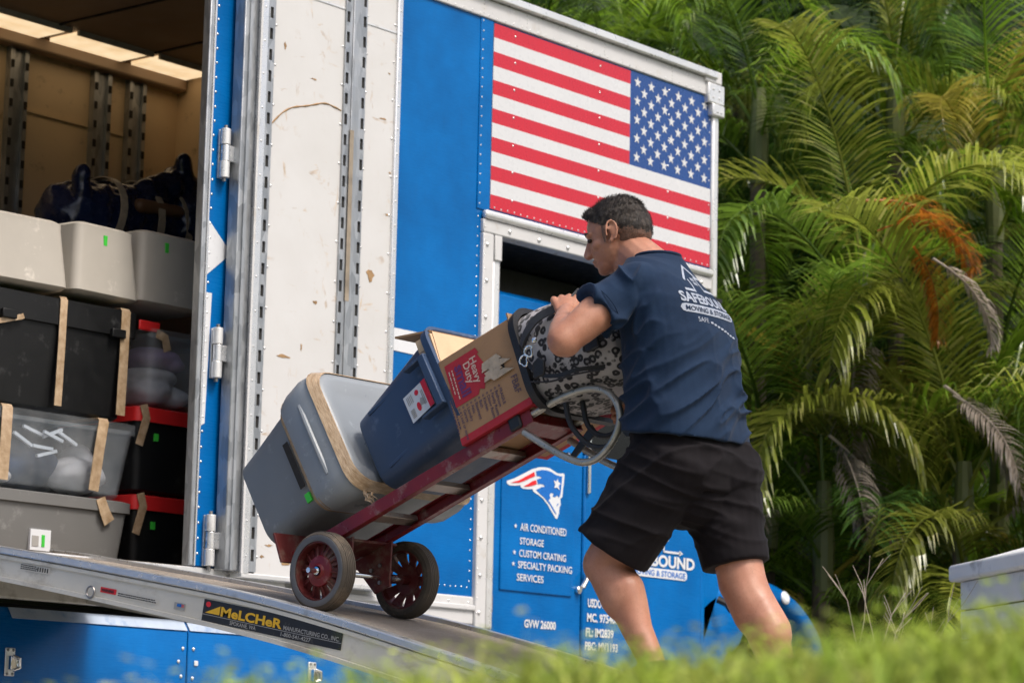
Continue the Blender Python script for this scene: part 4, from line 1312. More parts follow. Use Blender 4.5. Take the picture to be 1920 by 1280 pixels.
def tote(name, label, x0, x1, y0, y1, z0, z1, body, lidm, lid_h=.04, taper=.03, group='totes stacked inside the truck', over=.012, r=.03, invert=False, hollow=False, rz_=0):
    Mz = T((x0 + x1) / 2, (y0 + y1) / 2, z0) @ Matrix.Rotation(R(rz_), 4, 'Z')
    hx, hy, h = (x1 - x0) / 2, (y1 - y0) / 2, z1 - z0
    t = thing(name, label, 'tote', Mz, group, frame=Mz)
    zt = h - lid_h
    a, b = (0, taper) if invert else (taper, 0)
    S = [(0.001, -hx + a + .015, hx - a - .015, -hy + a + .015, hy - a - .015, r), (.014, -hx + a, hx - a, -hy + a, hy - a, r), (zt * .9, -hx + b, hx - b, -hy + b, hy - b, r), (zt, -hx + b, hx - b, -hy + b, hy - b, r)]
    if invert: S.append((zt + .012, -hx + b + .02, hx - b - .02, -hy + b + .02, hy - b - .02, r))
    if hollow:
        S += [(zt, -hx + b + .005, hx - b - .005, -hy + b + .005, hy - b - .005, r), (.02, -hx + a + .005, hx - a - .005, -hy + a + .005, hy - a - .005, r)]
    up_loft(S).build('body', body, t, smooth=40)
    if lid_h:
        l = up_loft([(zt - .018, -hx - over, hx + over, -hy - over, hy + over, r), (h - .008, -hx - over, hx + over, -hy - over, hy + over, r), (h - .001, -hx + .01, hx - .01, -hy + .01, hy - .01, r)])
        lo = l.build('lid', lidm, t, smooth=40)
    return t, hx, hy, h
def vtape(t, x, hy, h, w=.035, m='tape_brown', lean=.0, off=.014):
    """tape running up the front face and over the lid"""
    ribbon('tape', [(x - lean, -hy - .002 - off * .0 - .006, .02), (x - lean * .5, -hy - off - .001, h * .6), (x, -hy - off - .003, h - .01), (x, -hy - off + .006, h + .002), (x, 0, h + .003)], w, .003, m, t, (1, 0, 0))
# top row of three beige totes (turned upside down, plain faces)
for i, (x0, x1, lab) in enumerate(((6.37, 6.765, 'beige tote at the open edge of the top row, without green tag'), (6.79, 7.14, 'beige tote in the middle of the top row with green tag'), (7.16, 7.53, 'beige tote of the top row beside the blue door post'))):
    t, hx, hy, h = tote('storage_tote', lab, x0, x1, .35 + .02 * i, .90, 2.235 + .012 * i, 2.495 + .03 * i, 'tote_beige', 'tote_beige', 0, .022, invert=True, r=.035, rz_=(-3, 2, -1)[i])
    if i: MB().box(-.02 if i == 1 else -.04, -.002 if i == 1 else -.022, -hy + .017, -hy + .0225, h - .07, h - .03).build('green_tag', 'decal_green', t)
t, hx, hy, h = tote('storage_tote', 'large black tote bound with two tan tape straps', 6.42, 7.13, .38, .95, 1.775, 2.215, 'tote_black', 'tote_black', .09, .03)
vtape(t, -.03, hy, h); vtape(t, .29, hy, h, .045, lean=-.0)
for x in (-.30, .25):
    MB().box(x - .035, x + .035, -hy - .03, -hy - .012, h - .12, h - .085).build('lid_clip', 'tote_black', t, bevel=.004)
ribbon('tape', [(-hx - .004, -hy - .016, .30), (-hx + .12, -hy - .017, .335), (-hx + .13, -hy - .017, .34)], .02, .003, 'tape_brown', t, (0, 0, 1))
MB().box(.36, .47, -hy - .022, -hy - .012, h - .07, h - .03).build('red_clasp', 'lid_red', t, bevel=.004)
t, hx, hy, h = tote('storage_tote', 'clear tote of purple and white clothing above the red lidded totes', 7.20, 7.56, .36, .80, 1.855, 2.165, 'clear_plastic', 'clear_plastic', .025, .03, hollow=True)
organic('clothing', [ell((0, 0, 0), .12, .15, .07, T(-.03, 0, .075)), ell((0, 0, 0), .09, .13, .05, T(.08, -.02, .06)), ell((0, 0, 0), .12, .14, .04, T(0, 0, .14))], 'cloth_pale', t, .008, 4, lambda c, n: .012 * noise.noise(c * 14))
organic('clothing', [ell((0, 0, 0), .12, .15, .05, T(.0, 0, .215)), ell((0, 0, 0), .06, .1, .03, T(.05, -.06, .19))], 'cloth_purple', t, .008, 4, lambda c, n: .012 * noise.noise(c * 14))
ribbon('tape', [(-.16, -hy - .010, .285), (-.12, -hy - .016, .27), (-.10, -hy - .012, .22)], .04, .003, 'tape_brown', t, (1, 0, .3))
for i, (z0, z1, lab) in enumerate(((1.505, 1.850, 'black tote with red lid under the clear clothing tote'), (1.205, 1.500, 'black tote with red lid standing on the truck floor'))):
    t, hx, hy, h = tote('storage_tote', lab, 7.165 + .004 * i, 7.56, .38, .85, z0, z1, 'tote_black', 'lid_red', .045, .02)
    ribbon('tape', [(-.18, -hy - .013, h + .001), (-.165, -hy - .017, h - .05), (-.19, -hy - .006, h - .16)], .04, .003, 'tape_brown', t, (1, 0, .3))
    MB().box(-.105, -.085, -hy - .004, -hy + .004, h - .135, h - .105).build('green_tag', 'decal_green', t)
    yl = MB().box(.095, .165, -hy + .001, -hy + .0105, .02, h - .075).build('yellow_label', 'label_yellow', t)
    MB().box(.105, .155, -hy - .001, -hy + .003, .10, .17).build('label_picture', 'decal_black', yl)
    MB().box(.105, .155, -hy - .001, -hy + .003, h - .11, h - .10).build('label_text', 'print_ink', yl)
t, hx, hy, h = tote('storage_tote', 'clear tote of dark clothes and white hangers with two tape straps', 6.40, 7.15, .38, .95, 1.468, 1.770, 'clear_plastic', 'clear_plastic', .03, .03, hollow=True)
organic('clothing', [ell((0, 0, 0), .30, .2, .10, T(-.02, .04, .11)), ell((0, 0, 0), .15, .2, .12, T(-.18, .04, .12))], 'cloth_navy', t, .010, 4, lambda c, n: .02 * noise.noise(c * 10))
organic('clothing', [ell((0, 0, 0), .13, .12, .07, T(.22, -.12, .09)), ell((0, 0, 0), .08, .10, .10, T(.27, -.08, .12)), ell((0, 0, 0), .10, .08, .035, T(-.25, -.16, .05))], 'cloth_pale', t, .008, 4, lambda c, n: .015 * noise.noise(c * 14))
rh = random.Random(5)
for k in range(7):
    x, z = rh.uniform(-.14, .10), rh.uniform(.15, .24)
    hg = MB(); a = rh.uniform(-.5, .5)
    hg.box(-.05, .05, -.006, .006, -.006, .006)
    hg.build('hanger', 'decal_white', t, M=W[('frame', t.name)] @ T(x, -hy + .055 + .004 * k, z) @ Matrix.Rotation(a, 4, 'Y'))
vtape(t, -.28, hy, h, .05); vtape(t, .20, hy, h, .05, lean=.03)
t, hx, hy, h = tote('storage_tote', 'dark grey lidded tote with white sticker at the bottom of the stack', 6.42, 7.14, .38, .95, 1.203, 1.462, 'tote_charcoal', 'tote_charcoal', .03, .02)
s_ = MB().box(-.13, -.03, -hy + .000, -hy + .012, .035, .115).build('sticker', 'decal_white', t)
MB().box(-.122, -.09, -hy - .002, -hy + .004, .05, .09).build('sticker_picture', 'decal_grey', s_)
MB().box(-.075, -.06, -hy - .002, -hy + .004, .05, .095).build('green_tag', 'decal_green', s_)
ribbon('tape', [(.20, -hy - .012, h), (.22, -hy - .017, h - .05), (.25, -hy - .012, h - .09)], .05, .003, 'tape_brown', t, (1, 0, -.4))
# clear tote just showing at the left edge, behind
t, hx, hy, h = tote('storage_tote', 'clear tote showing above the black tote under the beige row', 6.30, 6.76, .95, 1.4, 1.95, 2.30, 'clear_plastic', 'clear_plastic', .025, .03, hollow=True)
organic('clothing', [ell((0, 0, 0), .15, .15, .1, T(0, 0, .15))], 'cloth_purple', t, .01, 4, lambda c, n: .02 * noise.noise(c * 12))
t, hx, hy, h = tote('storage_tote', 'black tote supporting the row behind, mostly hidden', 6.30, 7.5, .98, 1.9, 1.205, 1.945, 'tote_black', 'tote_black', .05, .02)
# wrapped bundle
BU = thing('wrapped_bundle', 'dark wrapped bundle bound with tan tape at the top of the load', 'bundle', T(7.85, 1.3, 2.5))
def wrinkle(co, n): return .018 * ridge(noise.noise(co * 7) * 1.4) ** 2 + .01 * noise.noise(co * 20)
organic('wrapping', [cap((7.56, 1.28, 2.78), (8.2, 1.28, 2.82), .16, .17), cap((8.16, 1.25, 2.84), (8.45, 1.25, 2.88), .20, .20), MB().box(7.42, 8.45, 1.08, 1.5, 2.50, 2.68), cap((7.50, 1.17, 2.86), (7.49, 1.16, 2.935), .036, .036),
                     cap((8.10, 1.17, 2.98), (8.07, 1.15, 3.10), .055, .035), cap((7.9, 1.2, 2.9), (8.1, 1.2, 3.0), .08, .08)], 'wrap_navy', BU, .012, 4, wrinkle)
wp_ = organic('wood_piece', [cap((7.80, 1.125, 2.85), (8.02, 1.115, 2.86), .035, .03)], 'wood_brown', BU, .01, 2)
def hoop(x, r, zc, yc, w=.038, tilt=0):
    k = MB(); rs = []
    for du, l in ((-w / 2, 0), (-w / 2, .006), (w / 2, .006), (w / 2, 0)):
        rs.append([(x + du + tilt * math.sin(a), yc + (r + l) * math.cos(a), zc + (r + l) * math.sin(a)) for a in [2 * PI * i / 28 for i in range(28)]])
    k.rings(rs, cap=False, close=True); k.build('tape', 'tape_pale', BU, smooth=40)
hoop(7.68, .186, 2.79, 1.28, tilt=.03); hoop(7.90, .192, 2.80, 1.28); hoop(8.06, .197, 2.815, 1.28, tilt=-.03)
ribbon('tape', smoothpts([(7.43, 1.062, 2.635), (7.65, 1.058, 2.64), (7.9, 1.058, 2.64), (8.2, 1.058, 2.65)]), .04, .004, 'tape_pale', BU, (0, 0, 1))
B_ = thing('covered_dresser', 'dark box carrying the wrapped bundle at the back of the load', 'box', T(7.85, 1.45, 1.2))
MB().box(7.55, 8.6, .95, 1.95, 1.205, 2.49).build('body', 'wood_brown', B_, bevel=.01)
MB().box(7.56, 8.59, .944, .949, 1.25, 2.45).build('front_panel', 'wood_brown', B_, bevel=.002)
# ================================================================== THE MAN PUSHING THE LOAD
def m_skin():
    t = NT('skin')
    c = t.ramp(t.noise(14, 6, .6), [(.3, (.38, .165, .10)), (.7, (.50, .25, .165))])
    c = t.mix(t.ramp(t.noise(160, 3, .6), [(.52, 0.0), (.75, .35)]), c, (.30, .12, .07))
    hr = t.ramp(t.noise(330, 4, .7, t.mapping((1, 1, .22))), [(.58, 0.0), (.68, .30)])
    c = t.mix(hr, c, (.14, .075, .045))
    c = t.mix(t.ramp(t.noise(5, 3), [(.5, 0.0), (.75, .35)]), c, (.52, .20, .14))
    t.set('Base Color', c); t.set('Roughness', t.ramp(t.noise(60, 3), [(.3, .38), (.7, .55)]))
    t.set('Subsurface Weight', .12); t.set('Subsurface Radius', (.010, .004, .002)); t.set('Subsurface Scale', 1.0)
    t.bump(t.noise(260, 4, .6), .12, .002)
m_skin()
def m_cloth(name, col, lite, scale=420, sheen=.25, bs=.25):
    t = NT(name)
    c = t.ramp(t.noise(7, 6, .65), [(.3, col), (.7, lite)])
    wv = t.ramp(t.noise(scale, 2, .5), [(.3, .82), (.7, 1.12)])
    t.set('Base Color', t.mix(1.0, c, wv, 'MULTIPLY')); t.set('Roughness', .85)
    t.set('Specular IOR Level', .2)
    t.set('Sheen Weight', sheen); t.set('Sheen Roughness', .5)
    t.bump(t.noise(scale, 3, .6), bs, .002)
m_cloth('shirt_navy', (.0045, .016, .043), (.0085, .026, .064), 420, .06)
m_cloth('shorts_black', (.0045, .0035, .005), (.008, .006, .008), 300, .02)
mat('shoe_black', (.012, .012, .013), .6)
mat('shirt_print', (.31, .35, .43), .7, 0, .15, 40)
mat('eye_dark', (.02, .012, .008), .2)
mat('lip', (.36, .13, .10), .5)
def m_hair():
    t = NT('hair_dark')
    n = t.noise(90, 6, .7, t.mapping((1, 1, .45)))
    c = t.ramp(n, [(.3, (.007, .0055, .0045)), (.50, (.030, .022, .017)), (.74, (.10, .078, .06))])
    t.set('Base Color', c); t.set('Roughness', .55)
    t.bump(t.noise(120, 5, .7, t.mapping((1, 1, .4))), .9, .006)
m_hair()
def m_stubble():
    t = NT('hair_faded')
    n = t.noise(420, 3, .7)
    c = t.ramp(n, [(.36, (.035, .025, .02)), (.60, (.24, .125, .085))])
    t.set('Base Color', c); t.set('Roughness', .6); t.bump(n, .3, .002)
m_stubble()

MAN = thing('person', 'man in navy t-shirt and black shorts pushing the hand truck', 'person', T(6.24, -2.95, deck_z(-2.95)))
# skeleton
HIPL, HIPR = Vector((6.14, -2.965, 1.335)), Vector((6.37, -2.985, 1.325))
KNL, KNR = Vector((6.11, -2.785, 1.045)), Vector((6.36, -3.081, 1.005))
ANL, ANR = Vector((6.13, -2.945, .745)), Vector((6.38, -3.235, .665))
SHL, SHR = Vector((6.055, -2.895, 1.835)), Vector((6.405, -2.835, 1.785))
ELL, ELR = Vector((5.875, -2.795, 1.655)), Vector((6.500, -2.88, 1.60))
WRL, WRR = Vector((6.025, -2.690, 1.768)), Vector((6.405, -2.690, 1.565))
HF = Vector((-.36, .90, -.29)).normalized()           # where the face points
HXv = HF.cross(Vector((0, 0, 1))).normalized()         # his right
HZ = HXv.cross(HF).normalized()
HM = Matrix(((HXv.x, HF.x, HZ.x, 6.238), (HXv.y, HF.y, HZ.y, -2.698), (HXv.z, HF.z, HZ.z, 2.032), (0, 0, 0, 1)))
def hp(x, y, z): return HM @ Vector((x, y, z))
def hand(w, fd, pn, side, bends=(55, 95, 60), scale=1.0):
    fd = fd.normalized(); pn = (pn - fd * pn.dot(fd)).normalized(); side = (side - fd * side.dot(fd) - pn * side.dot(pn)).normalized()
    out = []
    for k in range(4):
        off = side * (.0335 - .0222 * k) * scale
        kn = w + fd * (.083 - (.006 if k == 3 else .002 if k == 0 else 0)) * scale + off
        out.append(cap(w + off * .55, kn, .0145 * scale, .0112 * scale, 10))
        d = fd.copy(); p = kn; ln = [(.041, .025, .019), (.045, .028, .020), (.042, .026, .019), (.033, .020, .017)][k]
        for j in range(3):
            q = Matrix.Rotation(-R(bends[j]) , 3, side) if True else None
            d1 = Matrix.Rotation(R(bends[j]), 3, side) @ d
            if d1.dot(pn) < (Matrix.Rotation(-R(bends[j]), 3, side) @ d).dot(pn) and j == 0:
                sgn = -1
            elif j == 0:
                sgn = 1
            d = Matrix.Rotation(sgn * R(bends[j]), 3, side) @ d
            e = p + d * ln[j] * scale
            out.append(cap(p, e, (.0094 - .0007 * j) * scale, (.0089 - .0009 * j) * scale, 10)); p = e
    t0 = w + fd * .018 * scale + side * .022 * scale
    t1 = t0 + (side * .55 + fd * .65 + pn * .45).normalized() * .042 * scale
    t2 = t1 + (fd * .75 + pn * .7 - side * .25).normalized() * .030 * scale
    t3 = t2 + (fd * .45 + pn * .6 - side * .65).normalized() * .024 * scale
    out += [cap(t0, t1, .0155 * scale, .012 * scale, 10), cap(t1, t2, .0118 * scale, .0105 * scale, 10), cap(t2, t3, .0105 * scale, .0085 * scale, 10)]
    out.append(ell((0, 0, 0), .034, .045, .016, frame_m(w + fd * .042, side, fd)))
    return out
P = []
# head
P += [ell((0, -.012, .022), .0745, .095, .088, HM), ell((0, .015, -.03), .063, .070, .075, HM), ell((0, .042, -.075), .040, .038, .030, HM), ell((0, .060, -.09), .020, .020, .017, HM),
      ell((0, .066, .018), .050, .022, .012, HM), ell((-.044, .048, -.022), .018, .022, .018, HM), ell((.044, .048, -.022), .018, .022, .018, HM),
      cap(hp(0, .082, .004), hp(0, .100, -.030), .0085, .0125, 10), ell((0, .096, -.036), .016, .013, .010, HM), ell((0, .080, -.060), .022, .011, .006, HM), ell((0, .078, -.071), .020, .010, .006, HM)]
for sx in (-1, 1):      # ears: rim and bowl
    ex = sx * .077
    rim = [hp(ex + sx * (.004 + .009 * max(0, -math.cos(a) * .6 + .5)), -.010 - .016 * math.cos(a) - .004 * math.sin(a), -.004 + .031 * math.sin(a)) for a in [R(-70 + 31 * i) for i in range(10)]]
    m = MB(); m.tube(rim, [.004, .0048, .005, .005, .005, .005, .005, .005, .0052, .005], 8); P.append(m)
    P.append(ell((ex + sx * .001, -.012, -.004), .006, .014, .026, HM)); P.append(ell((ex - sx * .001, .000, -.030), .007, .009, .011, HM))
# neck, trunk
P += [cap((6.25, -2.842, 1.905), hp(0, -.030, -.055), .068, .060), cap((6.25, -2.80, 1.90), hp(0, .0, -.07), .048, .045),
      torso([(6.255, -2.955, 1.36, .16, .11, 0), (6.255, -2.95, 1.55, .165, .105, 0), (6.25, -2.935, 1.72, .175, .10, 0), (6.25, -2.90, 1.84, .17, .085, 0), (6.25, -2.86, 1.90, .09, .06, 0)])]
# arms
P += [cap(SHL, SHL.lerp(ELL, .55), .048, .054), cap(SHL.lerp(ELL, .5), ELL, .055, .046), ell((0, 0, 0), .047, .047, .05, T(*(ELL + Vector((.012, .0, .004))))),
      cap(ELL.lerp(WRL, .02), ELL.lerp(WRL, .38), .047, .0485), cap(ELL.lerp(WRL, .35), WRL, .047, .0305),
      cap(SHR, ELR, .048, .043), cap(ELR, ELR.lerp(WRR, .4), .043, .046), cap(ELR.lerp(WRR, .4), WRR, .045, .029)]
right_v = Vector((.637, -.77, .02))
P += hand(WRL, Vector((.060, .062, .078)), Vector((.70, .55, -.35)), right_v, (62, 88, 55))
P += hand(WRR, Vector((-.55, .70, -.40)), Vector((-.45, -.35, -.80)), Vector((-.5, -.4, .5)), (50, 85, 60))
# legs
P += [cap(HIPL, KNL, .080, .069), cap(HIPL.lerp(KNL, .5), KNL, .082, .067), ell((0, 0, 0), .058, .060, .062, T(*(KNL + Vector((0, .016, .0))))),
      cap(KNL, KNL.lerp(ANL, .35), .066, .064), cap(KNL.lerp(ANL, .25) + Vector((0, -.016, 0)), KNL.lerp(ANL, .62), .062, .046), cap(KNL.lerp(ANL, .6), ANL, .046, .036),
      cap(HIPR, KNR, .078, .070), ell((0, 0, 0), .062, .062, .066, T(*(KNR + Vector((0, .012, 0))))),
      cap(KNR, KNR.lerp(ANR, .3), .069, .066), cap(KNR.lerp(ANR, .12) + Vector((0, -.014, 0)), KNR.lerp(ANR, .45) + Vector((0, -.022, 0)), .056, .064), cap(KNR.lerp(ANR, .4) + Vector((0, -.012, 0)), ANR, .062, .038),
      cap(ANL, ANL + Vector((0, .12, -.045)), .036, .03), cap(ANR, ANR + Vector((0, .10, -.07)), .036, .03)]
def skin_disp(co, n):
    return .0012 * noise.noise(co * 28) + .0022 * noise.noise(co * 9)
body = organic('body', P, 'skin', MAN, .0037, 3, skin_disp)
bm = bmesh.new(); bm.from_mesh(body.data)
soft = [v for v in bm.verts if v.co.z < 1.30 or ((v.co - WRL).length > .07 and v.co.x < 6.06 and v.co.z < 1.80 and v.co.y < -2.70)]
for _ in range(24):
    bmesh.ops.smooth_vert(bm, verts=soft, factor=.5, use_axis_x=True, use_axis_y=True, use_axis_z=True)
bm.to_mesh(body.data); bm.free()
for sx in (-1, 1):
    MB_ = ell((sx * .029, .0735, .001), .011, .009, .0055, HM, 12); MB_.build('eye', 'eye_dark', MAN)
    b = MB(); b.tube([hp(sx * .012, .0850, .021), hp(sx * .030, .0825, .026), hp(sx * .048, .070, .021)], [.003, .0038, .002], 6); b.build('eyebrow', 'hair_dark', MAN)
# hair: cropped cap with faded sides
def hair_disp(co, n):
    return .0018 * noise.noise(co * 60) + .002 * noise.noise(co * 22) - .0015
inv = HM.inverted()
HP = [ell((0, -.014, .032), .0775, .0985, .0865, HM), ell((0, -.045, .010), .074, .072, .085, HM), ell((0, .040, .070), .055, .045, .032, HM)]
hair = organic('hair', HP, ['hair_dark', 'hair_faded'], MAN, .004, 3, hair_disp)
bm = bmesh.new(); bm.from_mesh(hair.data)
kill = []
for v in bm.verts:
    l = inv @ v.co
    # hairline: forehead, temples, round the ear, nape
    front = .058 + .02 * max(0, (l.z - .05) / .05)
    low = -.015 if l.y > .005 else (-.015 - (.005 - l.y) * .95)
    if l.y > .012: low = .012 + (l.y - .012) * .95
    if l.z < max(low, -.078) + .004 * noise.noise(v.co * 60):
        kill.append(v)
bmesh.ops.delete(bm, geom=kill, context='VERTS')
for f in bm.faces:
    l = inv @ f.calc_center_median()
    edge = (.012 + l.y * .2) if l.y > 0 else (.010 - .35 * (-l.y))
    f.material_index = 1 if l.z < edge + .016 * noise.noise(f.calc_center_median() * 130) else 0
bm.to_mesh(hair.data); bm.free()
sb = MB(); sb.tube([hp(-.0755, .012, .02), hp(-.0745, .018, -.005), hp(-.070, .020, -.028)], [.008, .007, .004], 8, flat=.6); sb.build('sideburn', 'hair_faded', MAN)
st_ = MB()
rh = random.Random(3)
bvh_h = BVHTree.FromPolygons([v.co for v in hair.data.vertices], [tuple(p.vertices) for p in hair.data.polygons])
polys = list(hair.data.polygons)
for i in range(9000):
    p = rh.choice(polys); c = p.center; nn = p.normal
    l = inv @ c
    ln = .008 if l.z > .04 else (.0035 if p.material_index == 0 else .0018)
    back = (HM.to_3x3() @ Vector((rh.uniform(-.5, .5), -.5 if l.z > .06 else -.25, -.9 if l.z < .06 else .1)))
    d = (nn * .55 + back * .75).normalized()
    s_ = nn.cross(d)
    if s_.length < .01: continue
    s_ = s_.normalized() * (.0010 if p.material_index == 0 else .0004)
    j = Vector((rh.uniform(-1, 1), rh.uniform(-1, 1), rh.uniform(-1, 1))) * .003
    st_.add([c + j - s_, c + j + s_, c + j + d * ln * rh.uniform(.7, 1.2) + nn * .001], [(0, 1, 2)])
hs2 = st_.build('hair_strands', 'hair_dark', MAN, smooth=0); hs2['kind'] = 'stuff'

# t-shirt
def shirt_disp(co, n):
    z = co.z
    low = max(0, min(1, (1.74 - z) / .22)); hem = max(0, min(1, (z - 1.37) / .12))
    wob = Vector((noise.noise(co * 4), noise.noise(co * 4 + Vector((5, 0, 0))), noise.noise(co * 4 + Vector((0, 7, 0)))))
    q = Vector((co.x * 2.6 + z * 1.5, co.y * 2.6, (z - .62 * co.x + .5 * co.y) * 17)) + wob * .5
    w1 = ridge(noise.noise(q + Vector((0, 0, 4))) * 1.9) ; w1 = max(0, w1) ** 3
    q2 = Vector(((co.x + .35 * z) * 8, co.y * 8, z * 1.8)) + wob * .6
    w2 = max(0, ridge(noise.noise(q2 + Vector((9, 0, 0))) * 1.8)) ** 3
    arm = max(0, min(1, (6.06 - co.x) / .05)) * (1 if z > 1.64 else 0)
    q3 = Vector((co.x * 8 - z * 8, co.y * 12, (co.x + z) * 6)) + wob
    w3 = max(0, ridge(noise.noise(q3) * 1.8)) ** 3
    return low * hem * (w1 - .3) * .022 + (.30 + .45 * low) * hem * (w2 - .3) * .006 + arm * (w3 - .3) * .024 + .004 * noise.noise(co * 8)
SLV0, SLV1 = SHL + Vector((.035, -.004, .006)), SHL.lerp(ELL, .50)
SRV0, SRV1 = SHR + Vector((-.035, -.004, .006)), SHR.lerp(ELR, .55)
SP = [torso([(6.245, -2.955, 1.405, .214, .156, .10), (6.245, -2.957, 1.43, .211, .154, .09), (6.243, -2.955, 1.52, .201, .144, .05), (6.238, -2.945, 1.62, .199, .138, .03), (6.234, -2.94, 1.70, .203, .135, 0, -.03),
             (6.232, -2.925, 1.78, .208, .128, 0, -.10), (6.228, -2.905, 1.84, .190, .108, 0, -.17), (6.232, -2.885, 1.895, .138, .085, .1, -.22), (6.245, -2.862, 1.932, .086, .070, .05, -.10), (6.248, -2.850, 1.952, .070, .062, -.05, 0)]),
      frustum(SLV0, SLV1, .071, .073, mid=.074), ell((0, 0, 0), .074, .076, .070, T(*(SHL + Vector((.02, -.012, .0))))),
      frustum(SRV0, SRV1, .074, .078), ell((0, 0, 0), .078, .08, .072, T(*(SHR + Vector((-.02, -.01, .004)))))]
shirt = organic('t_shirt', SP, 'shirt_navy', MAN, .0048, 5, shirt_disp)
cl = MB(); cl.tube([(6.248 + .069 * math.cos(a), -2.849 + .062 * math.sin(a), 1.953 - .05 * .062 * math.sin(a)) for a in [2 * PI * i / 28 for i in range(28)]], .0058, 8, close=True)
cl.build('collar', 'shirt_navy', shirt)
bvh = BVHTree.FromPolygons([v.co for v in shirt.data.vertices], [tuple(p.vertices) for p in shirt.data.polygons])
sh_ = MB(); ax_ = (SLV1 - SLV0).normalized(); oa = ax_.orthogonal().normalized(); ob = ax_.cross(oa)
sh_.tube([SLV1 - ax_ * .020 + (oa * math.cos(a) + ob * math.sin(a)) * .0735 for a in [2 * PI * i / 40 for i in range(40)]], .0016, 5, close=True); sh_.build('sleeve_seam', 'shirt_navy', shirt)
def on_back(me, name, x, z, cuts=2):
    """print on the cloth: each point is laid onto the back of the shirt"""
    bm = bmesh.new(); bm.from_mesh(me)
    bmesh.ops.triangulate(bm, faces=bm.faces)
    for _ in range(cuts):
        lng = [e for e in bm.edges if e.calc_length() > .007]
        if lng: bmesh.ops.subdivide_edges(bm, edges=lng, cuts=1)
        bmesh.ops.triangulate(bm, faces=[f for f in bm.faces if len(f.verts) > 3])
    for v in bm.verts:
        o_ = Vector((x + v.co.x, -3.5, z + v.co.y))
        hit, nn, _, _ = bvh.ray_cast(o_, Vector((0, 1, 0)))
        if hit is None:
            hit, nn = Vector((o_.x, -2.95, o_.z)), Vector((0, -1, 0))
        v.co = hit + nn * .0016
    bm.to_mesh(me); bm.free()
    return place(me, name, shirt)
def tx(s, w, h, bold=.02):
    me = text_mesh(s, 1, 'shirt_print', bold)
    xs = [v.co.x for v in me.vertices]; c = max(v.co.y for v in me.vertices)
    me.transform(Matrix.Diagonal((w / (max(xs) - min(xs)), h / c, 1, 1)) @ Matrix.Translation((-min(xs), 0, 0)))
    return me
LX, LZ = 6.105, 1.775
on_back(tx('SAFEBOUND', .25, .030, .03), 'lettering', LX, LZ + .010)
pill = [(.0, .012), (.006, .003), (.016, 0), (.24, 0), (.25, .003), (.255, .012), (.25, .022), (.24, .025), (.016, .025), (.006, .022)]
on_back(flat_poly([pill], 'shirt_print'), 'print_bar', LX - .006, LZ - .022, 4)
pt_ = tx('MOVING & STORAGE', .225, .014, .01); pt_.materials.clear(); pt_.materials.append(MATS['shirt_navy'])
def lift_(o):
    for v in o.data.vertices: v.co += Vector((0, -.0016, 0))
lift_(on_back(pt_, 'lettering', LX + .010, LZ - .0165, 1))
on_back(tx('SAFE', .045, .014, .0), 'lettering', LX + .05, LZ - .046, 1)
on_back(flat_poly([rect(.012, .006, k * .016, -.004 * k) for k in range(8)], 'shirt_print'), 'worn_print', LX + .105, LZ - .046, 1)['kind'] = 'stuff'
on_back(flat_poly([[(a * .75, b * .75) for a, b in q] for q in hs], 'shirt_print'), 'house_print', LX + .04, LZ + .050, 2)

# shorts
def shorts_disp(co, n):
    q = Vector((co.x * 5, co.y * 5 + co.z * 6, co.z * 10 + co.y * 6))
    w1 = ridge(noise.noise(q) * 1.5) ** 3
    q2 = Vector((co.x * 4, co.y * 4 - co.z * 4, co.z * 18 - co.y * 7))
    w2 = ridge(noise.noise(q2 + Vector((3, 1, 0))) * 1.4) ** 3
    hem = max(.12, min(1, (co.z - 1.07) / .07))
    return hem * ((w1 - .35) * .009 + (w2 - .35) * .008) + .003 * noise.noise(co * 8)
HEML, HEMR = Vector((6.115, -2.815, 1.088)), Vector((6.362, -3.056, 1.048))
HPS = [torso([(6.255, -2.955, 1.25, .175, .135, 0), (6.255, -2.962, 1.33, .19, .147, 0), (6.255, -2.957, 1.40, .192, .142, 0), (6.255, -2.952, 1.47, .185, .132, 0)]),
       frustum(HIPL + Vector((.02, .0, .0)), HEML + Vector((0, .014, -.006)), .122, .115, mid=.120), frustum(HIPR + Vector((-.015, -.005, .0)), HEMR, .122, .098, mid=.110),
       ell((0, 0, 0), .10, .11, .09, T(6.255, -2.97, 1.235)), ell((0, 0, 0), .13, .12, .12, T(*(HIPL + Vector((.03, -.01, -.01))))), ell((0, 0, 0), .128, .13, .12, T(*(HIPR + Vector((-.02, -.02, -.01)))))]
shorts = organic('shorts', HPS, 'shorts_black', MAN, .0052, 4, shorts_disp)
# shoes
for an, d in ((ANL, Vector((0, 1, -.25))), (ANR, Vector((0, .86, -.52)))):
    d = d.normalized(); f = an + Vector((0, -.02, -.05))
    if an is ANR: f = an + Vector((0, -.03, -.045))
    S = [cap(f, f + d * .14, .040, .036), cap(f + d * .10, f + d * .20, .038, .026), frustum(an + Vector((0, -.01, .02)), f, .046, .044)]
    organic('shoe', S, 'shoe_black', MAN, .006, 4)
